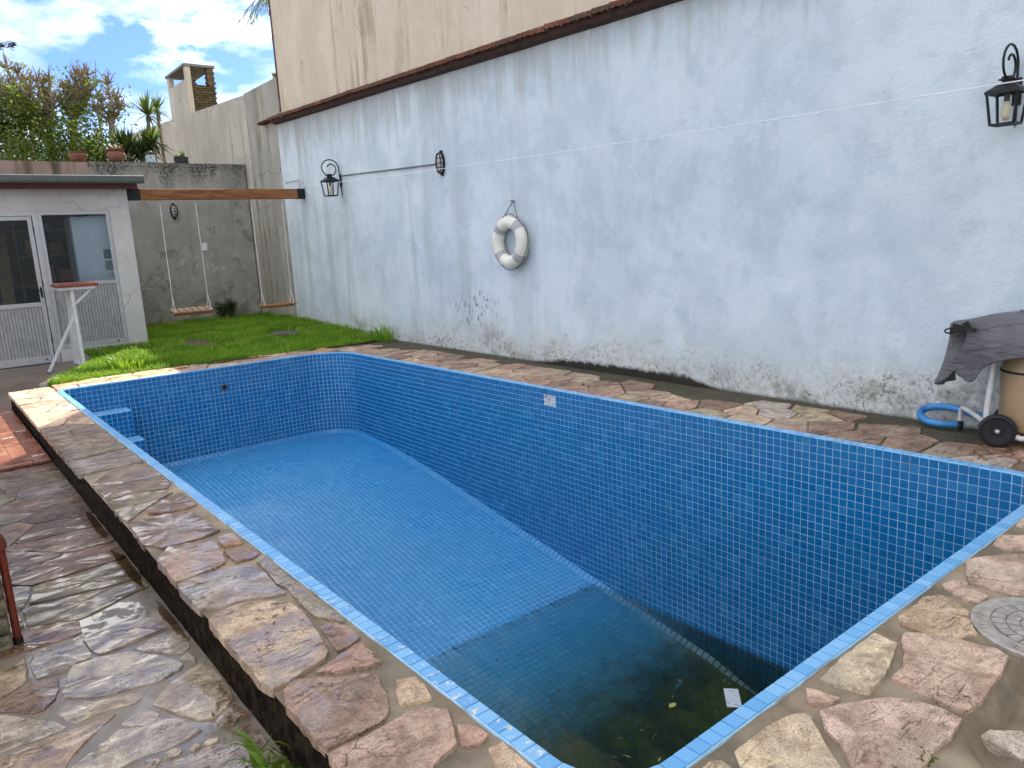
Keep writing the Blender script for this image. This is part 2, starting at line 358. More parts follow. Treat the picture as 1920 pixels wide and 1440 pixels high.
def m_render(name, c1, c2, streakc, streak=0.6, mossc=None, moss=0.0, topz=None, bump=0.35):
    t = Mt(name, 0.9, 0.2)
    n1 = t.noise(1.3, 7, 0.62); n2 = t.noise(7, 6, 0.65); n3 = t.noise(45, 4, 0.6)
    c = t.mix(t.ramp(n1, 0.33, 0.66), c1, c2)
    c = t.mix(t.ramp(n2, 0.55, 0.7, 0, 0.3), c, tuple(min(1, a*1.25) for a in c2))
    st = t.noise(1.0, 5, 0.65, t.scale(t.pos(), (3.5, 3.5, 0.3)))
    st2 = t.noise(1.0, 6, 0.7, t.scale(t.pos(), (11, 11, 1.6)))
    c = t.mix(t.ramp(st, 0.5, 0.68, 0, streak), c, streakc)
    c = t.mix(t.ramp(st2, 0.55, 0.7, 0, streak*0.5), c, tuple(a*0.7 for a in streakc))
    z = t.xyz()['Z']
    if mossc:
        if topz:
            e = t.math('SUBTRACT', z, t.math('MULTIPLY', t.math('ADD', st, t.math('MULTIPLY', n2, 0.5)), 1.3))
            mk = t.ramp(e, topz-1.40, topz-0.92)
            mk = t.math('MULTIPLY', mk, t.ramp(t.noise(26, 5, 0.75), 0.36, 0.56))
        else:
            mk = t.math('MULTIPLY', t.ramp(st, 0.46, 0.62), t.ramp(n1, 0.42, 0.62))
        c = t.mix(t.math('MULTIPLY', mk, moss), c, mossc)
    if topz:
        x_ = t.xyz(); lo = t.math('MULTIPLY', t.ramp(z, 1.45, 1.1), t.ramp(z, 0.35, 0.6))
        pk = t.math('MULTIPLY', t.ramp(t.noise(5.5, 6, 0.7, None, 0.6), 0.60, 0.63), lo); c = t.mix(t.math('MULTIPLY', pk, 0.7), c, (0.62, 0.60, 0.55))
        dk = t.math('MULTIPLY', t.ramp(t.noise(3.5, 7, 0.72), 0.56, 0.66), 0.55); c = t.mix(dk, c, (0.13, 0.12, 0.095))
        lf = t.math('MULTIPLY', t.ramp(z, 0.75, 0.15), t.ramp(t.noise(4, 6, 0.7), 0.4, 0.6)); c = t.mix(t.math('MULTIPLY', lf, 0.7), c, (0.13, 0.115, 0.075))
    cd = t.n('ShaderNodeVectorMath', operation='ADD'); t.put(cd.inputs[0], t.pos()); cw = t.n('ShaderNodeTexNoise'); t.put(cw.inputs['Vector'], t.pos()); cw.inputs['Scale'].default_value = 3; cw.inputs['Detail'].default_value = 5; cs = t.n('ShaderNodeVectorMath', operation='SCALE'); t.put(cs.inputs[0], cw.outputs['Color']); cs.inputs['Scale'].default_value = 0.35; t.put(cd.inputs[1], cs.outputs[0])
    ck = t.ramp(t.voro(0.9, t.scale(cd.outputs[0], (1, 1, 1.6)), 'DISTANCE_TO_EDGE'), 0.0, 0.010, 1, 0); ck = t.math('MULTIPLY', ck, t.ramp(t.noise(0.9, 2, 0.5), 0.50, 0.58)); c = t.mix(t.math('MULTIPLY', ck, 0.6), c, tuple(a*0.3 for a in c1))
    t.col(c); t.nrm(t.bump(t.math('ADD', n3, n2), bump, 0.008))
    return t.m
M_BEIGE = m_render('stained_beige_render', (0.60, 0.51, 0.375), (0.68, 0.585, 0.45), (0.50, 0.44, 0.28), 0.4, (0.25, 0.22, 0.10), 0.6)
M_GREYW = m_render('bare_grey_render', (0.29, 0.275, 0.24), (0.385, 0.365, 0.32), (0.22, 0.21, 0.18), 0.55, (0.035, 0.032, 0.022), 0.9, topz=2.95)
M_TALLW = m_render('aged_grey_render', (0.46, 0.42, 0.345), (0.58, 0.535, 0.44), (0.40, 0.36, 0.29), 0.3, (0.17, 0.155, 0.08), 0.3)
M_SHEDW = m_render('pale_grey_render', (0.52, 0.505, 0.475), (0.60, 0.585, 0.55), (0.48, 0.46, 0.42), 0.3)
def m_tile(name, a, b, c, isl=True, rough=0.16):
    t = Mt(name, rough, 0.5)
    r = t.island() if isl else t.orand()
    col = t.cramp(r, [(0.0, a), (0.45, b), (0.8, b), (1.0, c)])
    n = t.noise(1.4, 5, 0.6); d = t.noise(28, 5, 0.7)
    col = t.mix(t.ramp(n, 0.5, 0.7, 0, 0.25), col, tuple(x*0.75 for x in b)); sz = t.xyz()['Z']; sc_ = t.math('MULTIPLY', t.ramp(t.math('ADD', sz, t.math('MULTIPLY', n, 0.3)), -0.25, 0.05), t.ramp(sz, 0.0005, -0.0005)); col = t.mix(t.math('MULTIPLY', sc_, 0.06), col, (0.28, 0.34, 0.46))
    col = t.mix(t.ramp(d, 0.60, 0.78, 0, 0.3), col, (0.22, 0.36, 0.46))
    al = t.ramp(t.math('ADD', sz, t.math('MULTIPLY', n, 0.12)), -1.62, -1.84); col = t.mix(t.math('MULTIPLY', al, 0.8), col, (0.035, 0.075, 0.06))
    t.col(col); t.rough(t.ramp(n, 0.3, 0.7, rough*0.7, rough*1.9))
    t.nrm(t.bump(t.noise(38, 2, 0.5), 0.10, 0.004))
    return t.m
TB = ((0.004, 0.145, 0.36), (0.007, 0.172, 0.405), (0.030, 0.225, 0.46))
M_TILE = m_tile('blue_mosaic', *TB); M_TILE1 = m_tile('blue_mosaic_piece', *TB, isl=False)
RB = ((0.13, 0.38, 0.68), (0.17, 0.44, 0.74), (0.24, 0.50, 0.76))
M_RIM = m_tile('sky_blue_mosaic', *RB, rough=0.28); M_RIM1 = m_tile('sky_blue_mosaic_piece', *RB, isl=False, rough=0.28)
FB = ((0.030, 0.245, 0.53), (0.038, 0.265, 0.56), (0.06, 0.295, 0.60))
M_FLOOR = m_tile('floor_mosaic', *FB, rough=0.24)
def m_grout():
    t = Mt('pale_grout', 0.8, 0.3)
    n = t.noise(6, 5, 0.6); n2 = t.noise(30, 4, 0.6)
    c = t.mix(t.ramp(n, 0.35, 0.65), (0.38, 0.62, 0.78), (0.58, 0.79, 0.90))
    z = t.xyz()['Z']
    wetz = t.ramp(t.math('ADD', z, t.math('MULTIPLY', n, 0.06)), -1.60, -1.68); c = t.mix(t.math('MULTIPLY', wetz, 0.8), c, (0.04, 0.10, 0.11))
    rust = t.math('MULTIPLY', t.ramp(z, -0.30, -0.02), t.ramp(n, 0.5, 0.62))
    c = t.mix(t.math('MULTIPLY', rust, 0.6), c, (0.20, 0.17, 0.12))
    t.col(c); return t.m
M_GROUT = m_grout()
M_BLACK = plain('black_iron', (0.012, 0.013, 0.014), 0.45, 0.3, bump=0.1)
M_RUBBER = plain('black_rubber', (0.012, 0.012, 0.013), 0.6)
M_WHITEP = plain('white_plastic', (0.72, 0.72, 0.70), 0.4, var=0.05)
M_WMETAL = plain('white_painted_metal', (0.62, 0.62, 0.60), 0.4, var=0.08)
M_ALU = plain('dull_aluminium', (0.50, 0.50, 0.49), 0.42, 0.55, var=0.08)
M_ALUR = plain('ribbed_aluminium', (0.36, 0.36, 0.35), 0.5, 0.4, var=0.12)
M_RING = plain('cream_vinyl', (0.80, 0.775, 0.65), 0.5, var=0.08, sc=5)
M_BAND = plain('grey_band', (0.44, 0.42, 0.41), 0.6)
M_ROPE = plain('white_rope', (0.66, 0.65, 0.60), 0.9, var=0.1)
M_CORD = plain('grey_cord', (0.12, 0.12, 0.12), 0.8)
M_PIPE = plain('galvanised_conduit', (0.20, 0.20, 0.20), 0.5, 0.3)
M_TERRA = plain('terracotta', (0.22, 0.095, 0.055), 0.75, var=0.25, sc=9, bump=0.2)
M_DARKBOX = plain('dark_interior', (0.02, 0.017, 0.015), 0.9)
M_TANK = plain('tan_plastic', (0.42, 0.29, 0.155), 0.45, var=0.08, sc=3)
M_BROWNS = plain('brown_cardboard', (0.20, 0.12, 0.06), 0.85, var=0.2)
M_SOIL = plain('bare_soil', (0.09, 0.06, 0.038), 0.95, var=0.4, sc=30, bump=0.6)
def m_wood(name, a, b):
    t = Mt(name, 0.5, 0.4)
    g = t.noise(1.0, 6, 0.6, t.scale(t.obj(), (2.0, 22, 22)), 1.2)
    t.col(t.mix(t.ramp(g, 0.35, 0.68), a, b)); t.nrm(t.bump(g, 0.25, 0.004)); return t.m
M_BEAM = m_wood('varnished_pine', (0.17, 0.062, 0.018), (0.33, 0.135, 0.04))
M_SLAT = m_wood('weathered_slat', (0.26, 0.14, 0.07), (0.44, 0.30, 0.18))
M_ORANGEW = m_wood('orange_board', (0.30, 0.12, 0.03), (0.40, 0.18, 0.05))
def m_leaf(name, cols, trans=0.35):
    t = Mt(name, 0.5, 0.4)
    r = t.island(); n = t.noise(2.3, 5, 0.6)
    f = t.math('ADD', t.math('MULTIPLY', r, 0.5), t.math('MULTIPLY', t.ramp(n, 0.3, 0.7), 0.5))
    c = t.cramp(f, [(i/(len(cols)-1), q) for i, q in enumerate(cols)])
    t.col(c)
    tr = t.n('ShaderNodeBsdfTranslucent'); t.put(tr.inputs['Color'], t.mix(0.5, c, (0.25, 0.35, 0.03)))
    ms = t.n('ShaderNodeMixShader'); ms.inputs[0].default_value = trans
    out = [x for x in t.nt.nodes if x.type == 'OUTPUT_MATERIAL'][0]
    t.nt.links.new(t.b.outputs[0], ms.inputs[1]); t.nt.links.new(tr.outputs[0], ms.inputs[2]); t.nt.links.new(ms.outputs[0], out.inputs[0])
    return t.m
M_LEAF = m_leaf('green_leaf', [(0.035, 0.075, 0.015), (0.07, 0.13, 0.022), (0.13, 0.17, 0.03), (0.24, 0.20, 0.05)], 0.45)
M_LEAFD = m_leaf('dark_leaf', [(0.02, 0.05, 0.014), (0.035, 0.08, 0.02), (0.06, 0.11, 0.03)])
M_SPIKY = m_leaf('spiky_leaf', [(0.03, 0.07, 0.03), (0.055, 0.11, 0.03), (0.13, 0.16, 0.045), (0.20, 0.20, 0.07)], 0.3)
M_DRYLEAF = m_leaf('dry_leaf', [(0.10, 0.05, 0.025), (0.20, 0.10, 0.045), (0.30, 0.18, 0.09)], 0.15)
M_GRASS = m_leaf('lawn_blade', [(0.06, 0.185, 0.008), (0.13, 0.33, 0.010), (0.26, 0.45, 0.018), (0.42, 0.44, 0.07)], 0.4)
M_BARK = plain('grey_brown_bark', (0.27, 0.205, 0.15), 0.9, var=0.4, sc=20, bump=0.6)
M_BARK2 = plain('brown_twig', (0.27, 0.215, 0.125), 0.9, var=0.35, sc=20)
def m_glass():
    t = Mt('window_glass', 0.03, 0.5)
    out = [x for x in t.nt.nodes if x.type == 'OUTPUT_MATERIAL'][0]
    gl = t.n('ShaderNodeBsdfGlossy'); gl.inputs['Roughness'].default_value = 0.02; gl.inputs['Color'].default_value = (0.9, 0.95, 1, 1)
    tr = t.n('ShaderNodeBsdfTransparent'); tr.inputs['Color'].default_value = (0.86, 0.9, 0.9, 1)
    fr = t.n('ShaderNodeFresnel'); fr.inputs['IOR'].default_value = 1.5
    ms = t.n('ShaderNodeMixShader')
    t.nt.links.new(fr.outputs[0], ms.inputs[0]); t.nt.links.new(tr.outputs[0], ms.inputs[1]); t.nt.links.new(gl.outputs[0], ms.inputs[2]); t.nt.links.new(ms.outputs[0], out.inputs[0])
    return t.m
M_GLASS = m_glass()
def m_water():
    t = Mt('murky_water'); out = [x for x in t.nt.nodes if x.type == 'OUTPUT_MATERIAL'][0]
    gl = t.n('ShaderNodeBsdfGlossy'); gl.inputs['Roughness'].default_value = 0.015
    tr = t.n('ShaderNodeBsdfTransparent'); tr.inputs['Color'].default_value = (0.90, 0.94, 0.89, 1)
    fr = t.n('ShaderNodeFresnel'); fr.inputs['IOR'].default_value = 1.33
    ms = t.n('ShaderNodeMixShader')
    nb = t.bump(t.noise(5, 2, 0.5), 0.02, 0.01); t.put(gl.inputs['Normal'], nb)
    t.nt.links.new(fr.outputs[0], ms.inputs[0]); t.nt.links.new(tr.outputs[0], ms.inputs[1]); t.nt.links.new(gl.outputs[0], ms.inputs[2]); t.nt.links.new(ms.outputs[0], out.inputs['Surface'])
    va = t.n('ShaderNodeVolumeAbsorption'); va.inputs['Color'].default_value = (0.30, 0.62, 0.52, 1); va.inputs['Density'].default_value = WATER_DENS
    t.nt.links.new(va.outputs[0], out.inputs['Volume'])
    return t.m
M_WATER = m_water()
def m_puddle():
    t = Mt('rain_puddle', 0.03, 0.5); out = [x for x in t.nt.nodes if x.type == 'OUTPUT_MATERIAL'][0]
    gl = t.n('ShaderNodeBsdfGlossy'); gl.inputs['Roughness'].default_value = 0.01
    tr = t.n('ShaderNodeBsdfTransparent'); tr.inputs['Color'].default_value = (0.62, 0.56, 0.46, 1)
    fr = t.n('ShaderNodeFresnel'); fr.inputs['IOR'].default_value = 1.33
    ms = t.n('ShaderNodeMixShader')
    t.nt.links.new(fr.outputs[0], ms.inputs[0]); t.nt.links.new(tr.outputs[0], ms.inputs[1]); t.nt.links.new(gl.outputs[0], ms.inputs[2]); t.nt.links.new(ms.outputs[0], out.inputs[0])
    return t.m
M_PUDDLE = m_puddle()

# ------------------------------------------------------------------ ground
XL, XR, YN, YF = 1.0905, 4.2149, 1.0893, 8.9227      # water side faces of the pool
RIM = 0.05; PITCH = 0.05
t_ = Mt('dry_earth', 0.95, 0.2); t_.col(t_.mix(t_.ramp(t_.noise(0.6, 6, 0.6), 0.35, 0.65), (0.10, 0.085, 0.05), (0.17, 0.14, 0.09)))
b = MB(); L = 400.0; hx0, hx1, hy0, hy1 = 0.9, 4.4, 0.9, 9.1; zg = -0.27
b.add([(-L, -L, zg), (L, -L, zg), (L, L, zg), (-L, L, zg), (hx0, hy0, zg), (hx1, hy0, zg), (hx1, hy1, zg), (hx0, hy1, zg)],
      [(0, 1, 5, 4), (1, 2, 6, 5), (2, 3, 7, 6), (3, 0, 4, 7)])
tag(b.build('ground', t_.m), kind='structure')

# ---- flagstone shapes
CV = {'pink': (0.47, 0.335, 0.25), 'rose': (0.47, 0.30, 0.22), 'rosy': (0.60, 0.455, 0.355), 'tan': (0.60, 0.46, 0.315), 'grey': (0.48, 0.415, 0.36),
      'olive': (0.44, 0.375, 0.24), 'orange': (0.56, 0.34, 0.19), 'cream': (0.64, 0.545, 0.38), 'pale': (0.62, 0.56, 0.455), 'brown': (0.29, 0.20, 0.14)}
DECK_STONES=[
('pink',[(0.665,1.63),(0.657,1.535),(0.779,1.423),(0.826,1.455),(0.855,1.481),(0.922,1.495),(0.945,1.51),(0.986,1.594),(1.01,1.649),(0.965,1.705),(0.918,1.715),(0.848,1.707),(0.82,1.702),(0.666,1.704)]),
('pink',[(0.668,1.993),(0.669,1.908),(0.667,1.806),(0.673,1.726),(0.755,1.724),(0.843,1.728),(0.877,1.754),(0.911,1.817),(0.927,1.885),(0.944,1.937),(0.916,1.984),(0.858,2.014),(0.778,2.071),(0.727,2.094),(0.693,2.069)]),
('rose',[(0.849,2.052),(0.908,2.022),(0.964,1.995),(0.989,1.997),(0.995,2.078),(0.997,2.157),(0.958,2.148),(0.882,2.121),(0.81,2.095)]),
('rose',[(0.934,2.328),(0.925,2.25),(0.914,2.162),(0.962,2.167),(1.013,2.188),(1.018,2.258),(0.999,2.342),(0.958,2.375)]),
('tan',[(0.935,1.812),(0.915,1.756),(0.961,1.735),(1.003,1.722),(1.022,1.795),(1.025,1.845),(0.975,1.878)]),
('rose',[(0.947,1.5),(0.962,1.479),(0.998,1.468),(1.025,1.48),(1.019,1.532),(0.987,1.577)]),
('tan',[(0.955,1.343),(0.958,1.258),(1.013,1.233),(1.03,1.319),(1.034,1.427),(0.989,1.432)]),
('tan',[(0.657,2.547),(0.657,2.395),(0.658,2.272),(0.653,2.155),(0.671,2.093),(0.734,2.102),(0.802,2.126),(0.867,2.148),(0.891,2.178),(0.904,2.248),(0.928,2.364),(0.945,2.509),(0.939,2.601),(0.875,2.677),(0.796,2.731),(0.712,2.716),(0.661,2.688)]),
('grey',[(0.657,3.03),(0.657,2.905),(0.666,2.8),(0.733,2.763),(0.822,2.756),(0.912,2.705),(0.961,2.695),(0.953,2.767),(0.969,2.921),(0.951,3.057),(0.881,3.1),(0.759,3.114),(0.666,3.104)]),
('olive',[(0.977,2.921),(0.963,2.806),(0.977,2.719),(0.961,2.544),(0.964,2.443),(1.02,2.321),(1.027,2.422),(1.023,2.649),(1.024,2.918),(1.019,3.114),(0.983,3.082)]),
('pink',[(0.666,3.414),(0.666,3.281),(0.662,3.125),(0.73,3.126),(0.822,3.142),(0.883,3.174),(0.908,3.287),(0.922,3.422),(0.887,3.503),(0.744,3.541),(0.683,3.457)]),
('orange',[(0.937,3.44),(0.936,3.354),(1.012,3.329),(1.024,3.452),(1.003,3.521),(0.961,3.517)]),
('rose',[(0.911,3.234),(0.915,3.132),(0.988,3.126),(1.031,3.162),(1.02,3.246),(0.923,3.314)]),
('pink',[(0.67,3.821),(0.664,3.666),(0.716,3.548),(0.803,3.545),(0.9,3.547),(0.991,3.581),(0.979,3.77),(0.969,3.957),(0.852,4.012),(0.68,4.033)]),
('rose',[(0.791,4.104),(0.855,4.05),(0.964,4.033),(1.025,4.056),(1.023,4.243),(1.015,4.343),(0.892,4.275),(0.801,4.178)]),
('olive',[(0.671,4.232),(0.679,4.06),(0.786,4.195),(0.901,4.311),(0.987,4.386),(0.965,4.453),(0.814,4.534),(0.676,4.491)]),
('pink',[(0.673,4.688),(0.687,4.548),(0.808,4.568),(0.938,4.517),(0.993,4.508),(1.021,4.584),(1.043,4.944),(1.036,5.078),(0.896,5.194),(0.793,5.143),(0.674,4.93)]),
('tan',[(2.501,0.988),(2.531,0.916),(2.559,0.866),(2.588,0.876),(2.645,0.943),(2.65,0.997),(2.59,1.025),(2.493,1.022)]),
('tan',[(2.352,0.992),(2.347,0.934),(2.368,0.884),(2.386,0.833),(2.458,0.804),(2.547,0.86),(2.539,0.886),(2.505,0.961),(2.478,1.016),(2.39,1.02)]),
('rosy',[(2.243,0.946),(2.19,0.911),(2.11,0.881),(2.033,0.879),(2.028,0.789),(2.02,0.708),(2.011,0.674),(2.098,0.666),(2.214,0.671),(2.294,0.68),(2.387,0.694),(2.405,0.731),(2.396,0.762),(2.388,0.819),(2.361,0.876),(2.334,0.929),(2.301,0.963)]),
('cream',[(1.893,0.97),(1.908,0.926),(1.924,0.888),(2.019,0.893),(2.092,0.911),(2.183,0.932),(2.232,0.949),(2.244,1.004),(2.244,1.027),(2.041,1.027),(1.891,1.015)]),
('rosy',[(1.783,0.998),(1.753,0.97),(1.78,0.951),(1.84,0.927),(1.833,0.985),(1.82,1.016)]),
('rosy',[(1.691,0.892),(1.665,0.839),(1.595,0.771),(1.548,0.717),(1.586,0.682),(1.696,0.661),(1.752,0.66),(1.81,0.668),(1.887,0.661),(1.981,0.671),(1.99,0.714),(1.979,0.768),(1.943,0.838),(1.823,0.913),(1.747,0.938)]),
('cream',[(1.413,0.956),(1.379,0.888),(1.508,0.769),(1.58,0.785),(1.618,0.837),(1.662,0.89),(1.706,0.94),(1.709,0.963),(1.644,0.987),(1.588,0.999),(1.493,1.0),(1.444,0.998)]),
('cream',[(1.286,0.982),(1.349,0.932),(1.39,0.968),(1.392,0.998),(1.367,1.016),(1.333,1.013)]),
('rosy',[(2.882,0.996),(2.818,0.961),(2.82,0.903),(2.812,0.841),(2.836,0.795),(3.023,0.794),(3.233,0.87),(3.211,0.912),(3.164,0.963),(3.098,1.002),(3.043,1.03),(3.003,1.043)]),
('rosy',[(2.71,0.999),(2.689,0.964),(2.673,0.909),(2.686,0.879),(2.749,0.874),(2.769,0.925),(2.812,0.977),(2.794,1.01),(2.735,1.02)]),
('rosy',[(3.224,0.983),(3.237,0.92),(3.274,0.868),(3.443,0.917),(3.408,0.973),(3.343,1.041),(3.226,1.024)]),
('cream',[(3.503,1.003),(3.536,0.945),(3.661,0.981),(3.582,1.036),(3.495,1.029)]),
('pale',[(2.017,0.588),(2.005,0.536),(2.088,0.531),(2.126,0.574),(2.062,0.645),(2.024,0.657)]),
('rose',[(2.114,0.624),(2.15,0.607),(2.195,0.625),(2.182,0.641),(2.148,0.641)]),
('rosy',[(1.73,0.565),(1.869,0.469),(1.912,0.507),(1.832,0.564),(1.792,0.58)]),
]
PATIO_STONES=[
('grey',[(0.144,3.173),(0.148,3.108),(0.2,3.097),(0.248,3.095),(0.281,3.127),(0.321,3.121),(0.329,3.151),(0.319,3.243),(0.287,3.294),(0.183,3.32),(0.141,3.265)]),
('grey',[(0.34,3.243),(0.35,3.162),(0.363,3.123),(0.433,3.13),(0.506,3.143),(0.606,3.158),(0.678,3.147),(0.678,3.216),(0.67,3.335),(0.599,3.392),(0.527,3.345),(0.384,3.32),(0.335,3.293)]),
('pale',[(0.511,3.023),(0.559,2.939),(0.607,2.914),(0.634,2.929),(0.665,3.03),(0.676,3.097),(0.632,3.108),(0.546,3.112),(0.473,3.078)]),
('pale',[(0.232,2.995),(0.213,2.931),(0.21,2.89),(0.286,2.822),(0.348,2.794),(0.409,2.785),(0.482,2.765),(0.552,2.791),(0.573,2.815),(0.569,2.852),(0.516,2.957),(0.449,3.059),(0.404,3.074),(0.321,3.093),(0.271,3.1),(0.252,3.069)]),
('cream',[(0.19,2.739),(0.212,2.694),(0.256,2.702),(0.314,2.698),(0.379,2.681),(0.405,2.698),(0.406,2.736),(0.372,2.758),(0.286,2.786),(0.208,2.859),(0.191,2.854),(0.17,2.804)]),
('brown',[(0.019,2.959),(0.058,2.923),(0.102,2.866),(0.136,2.862),(0.174,2.905),(0.194,2.965),(0.202,3.038),(0.118,3.094),(0.065,3.052),(0.023,3.005)]),
('cream',[(0.009,3.045),(0.065,3.067),(0.11,3.123),(0.12,3.204),(0.123,3.301),(0.086,3.273),(0.027,3.275),(0.018,3.156)]),
('pale',[(-0.013,2.696),(0.023,2.694),(0.074,2.69),(0.155,2.685),(0.175,2.689),(0.152,2.747),(0.096,2.811),(0.062,2.877),(0.006,2.936)]),
('tan',[(-0.025,2.545),(0.051,2.475),(0.133,2.46),(0.172,2.521),(0.217,2.566),(0.268,2.614),(0.311,2.649),(0.215,2.659),(0.165,2.663),(0.071,2.656),(-0.016,2.659)]),
('pale',[(0.35,2.541),(0.397,2.517),(0.421,2.528),(0.43,2.553),(0.41,2.611),(0.384,2.634),(0.349,2.599),(0.324,2.577)]),
('pale',[(0.128,2.379),(0.182,2.329),(0.257,2.346),(0.311,2.357),(0.395,2.342),(0.458,2.341),(0.504,2.363),(0.478,2.454),(0.423,2.521),(0.367,2.513),(0.311,2.55),(0.232,2.492),(0.162,2.446)]),
('cream',[(0.452,2.585),(0.495,2.488),(0.525,2.426),(0.568,2.404),(0.614,2.426),(0.648,2.476),(0.652,2.513),(0.658,2.559),(0.656,2.692),(0.63,2.765),(0.575,2.746),(0.488,2.679),(0.435,2.618)]),
('pale',[(0.567,2.336),(0.603,2.316),(0.637,2.344),(0.643,2.411),(0.627,2.433),(0.565,2.375)]),
('grey',[(0.313,2.214),(0.481,2.059),(0.548,2.075),(0.598,2.123),(0.647,2.153),(0.646,2.199),(0.604,2.222),(0.506,2.258),(0.431,2.257),(0.376,2.256),(0.33,2.255)]),
('cream',[(0.489,2.282),(0.487,2.293),(0.476,2.299),(0.464,2.297),(0.456,2.287),(0.458,2.277),(0.468,2.271),(0.481,2.273)]),
('cream',[(0.542,2.274),(0.539,2.286),(0.525,2.293),(0.508,2.291),(0.499,2.281),(0.502,2.269),(0.515,2.263),(0.532,2.265)]),
('cream',[(0.437,2.298),(0.433,2.314),(0.416,2.323),(0.395,2.32),(0.384,2.307),(0.388,2.291),(0.405,2.283),(0.425,2.285)]),
('cream',[(0.373,2.295),(0.369,2.313),(0.349,2.323),(0.327,2.32),(0.315,2.304),(0.32,2.287),(0.338,2.276),(0.36,2.28)]),
('pale',[(0.622,2.803),(0.632,2.831),(0.621,2.894),(0.589,2.866)]),
('olive',[(0.597,2.074),(0.621,2.045),(0.665,2.057),(0.656,2.104),(0.642,2.13),(0.603,2.103)]),
('orange',[(0.198,4.217),(0.273,4.241),(0.331,4.276),(0.368,4.354),(0.36,4.418),(0.275,4.457),(0.215,4.423)]),
('cream',[(0.426,4.286),(0.475,4.27),(0.523,4.292),(0.552,4.378),(0.513,4.441),(0.457,4.451),(0.408,4.419)]),
('grey',[(0.567,4.208),(0.588,4.173),(0.623,4.199),(0.646,4.263),(0.614,4.312),(0.574,4.286)]),
('pink',[(0.35,4.023),(0.416,3.902),(0.495,3.868),(0.587,3.816),(0.629,3.835),(0.642,3.941),(0.605,4.024),(0.54,4.068),(0.53,4.197),(0.426,4.243),(0.36,4.185),(0.288,4.086)]),
('pink',[(0.178,3.864),(0.254,3.662),(0.314,3.506),(0.373,3.52),(0.488,3.506),(0.581,3.505),(0.586,3.663),(0.578,3.787),(0.488,3.83),(0.41,3.865),(0.344,3.977),(0.279,4.05),(0.196,4.155)]),
('pale',[(0.592,3.671),(0.592,3.534),(0.599,3.474),(0.636,3.49),(0.628,3.636),(0.629,3.788),(0.597,3.791)]),
('grey',[(0.14,3.52),(0.144,3.384),(0.234,3.371),(0.308,3.357),(0.339,3.346),(0.339,3.509),(0.294,3.661),(0.163,3.618)]),
('brown',[(0.164,3.789),(0.159,3.643),(0.299,3.701),(0.314,3.804),(0.284,4.008),(0.179,3.962)]),
]

def organic(poly, step, amp, seed):
    """subdivide a stone outline and make its edge ragged"""
    out = []; n = len(poly)
    for i in range(n):
        a = Vector((*poly[i], 0)); c = Vector((*poly[(i+1) % n], 0)); d = c-a
        k = max(1, int(d.length/step)); nn = Vector((-d.y, d.x, 0)).normalized() if d.length > 1e-6 else Vector()
        for j in range(k):
            p = a + d*(j/k)
            w = amp*(nz(p.x*22+seed, p.y*22) + 0.6*nz(p.x*60, p.y*60+seed)) if not (j == 0 and k == 1) else 0
            p = p + nn*w; out.append((p.x, p.y))
    return out
def stone_mesh(poly, ztop, thick, seed, near=True, tilt=0.0):
    n = len(poly); cx = sum(p[0] for p in poly)/n; cy = sum(p[1] for p in poly)/n
    size = max(math.hypot(p[0]-cx, p[1]-cy) for p in poly)
    rings = [(1.0, -thick), (1.0, -0.003), (1-min(0.3, 0.0025/size), 0.0)]
    rings += [(0.82, 0.0), (0.55, 0.0), (0.28, 0.0)] if near else [(0.55, 0.0)]
    v = []; f = []; tx = nz(seed, 1.3)*tilt; ty = nz(seed, 7.7)*tilt
    for k, (s, dz) in enumerate(rings):
        for x, y in poly:
            px, py = cx+(x-cx)*s, cy+(y-cy)*s
            z = ztop + dz + (px-cx)*tx + (py-cy)*ty
            if k >= 2: z += 0.0055*nz(px*8+seed, py*8) + 0.003*nz(px*25, py*25+seed)
            v.append((px-cx, py-cy, z-ztop))
    v.append((0, 0, 0.004*nz(seed, 3)))
    for k in range(len(rings)-1):
        for i in range(n):
            j = (i+1) % n; f.append((k*n+i, k*n+j, (k+1)*n+j, (k+1)*n+i))
    k = len(rings)-1
    for i in range(n): f.append((k*n+i, k*n+(i+1) % n, len(v)-1))
    me = bpy.data.meshes.new('stone'); me.from_pydata(v, [], f); me.update()
    me.polygons.foreach_set('use_smooth', [True]*len(f)); me.set_sharp_from_angle(angle=R(24))
    return me, (cx, cy, ztop)
_sn = [0]
def stone(poly, col, ztop, parent, mat, step=0.025, amp=0.004, near=True, thick=0.035, tilt=0.02):
    _sn[0] += 1; sd = _sn[0]*3.17
    me, c = stone_mesh(organic(poly, step, amp, sd), ztop+0.004*nz(sd, 0.5), thick, sd, near, tilt)
    me.materials.append(mat)
    o = mesh_obj('stone', me, parent, (c[0]-parent.location.x, c[1]-parent.location.y, c[2]-parent.location.z))
    k = 1+0.16*nz(sd, 9.1); w = 0.05*nz(sd, 4.4)
    cc = CV[col]; o.color = (cc[0]*k*(1+w), cc[1]*k, cc[2]*k*(1-w), 1)
    return o
def clip(poly, nx, ny, c):
    out = []; n = len(poly)
    for i in range(n):
        p, q = poly[i], poly[(i+1) % n]
        dp = nx*p[0]+ny*p[1]-c; dq = nx*q[0]+ny*q[1]-c
        if dp <= 0: out.append(p)
        if (dp < 0 < dq) or (dq < 0 < dp):
            t = dp/(dp-dq); out.append((p[0]+(q[0]-p[0])*t, p[1]+(q[1]-p[1])*t))
    return out
def poisson(x0, y0, x1, y1, d, rng, tries=4000, sx=1.0):
    pts = []
    for _ in range(tries):
        p = (rng.uniform(x0, x1), rng.uniform(y0, y1))
        if all(((p[0]-q[0])/sx)**2+(p[1]-q[1])**2 > d*d for q in pts): pts.append(p)
    return pts
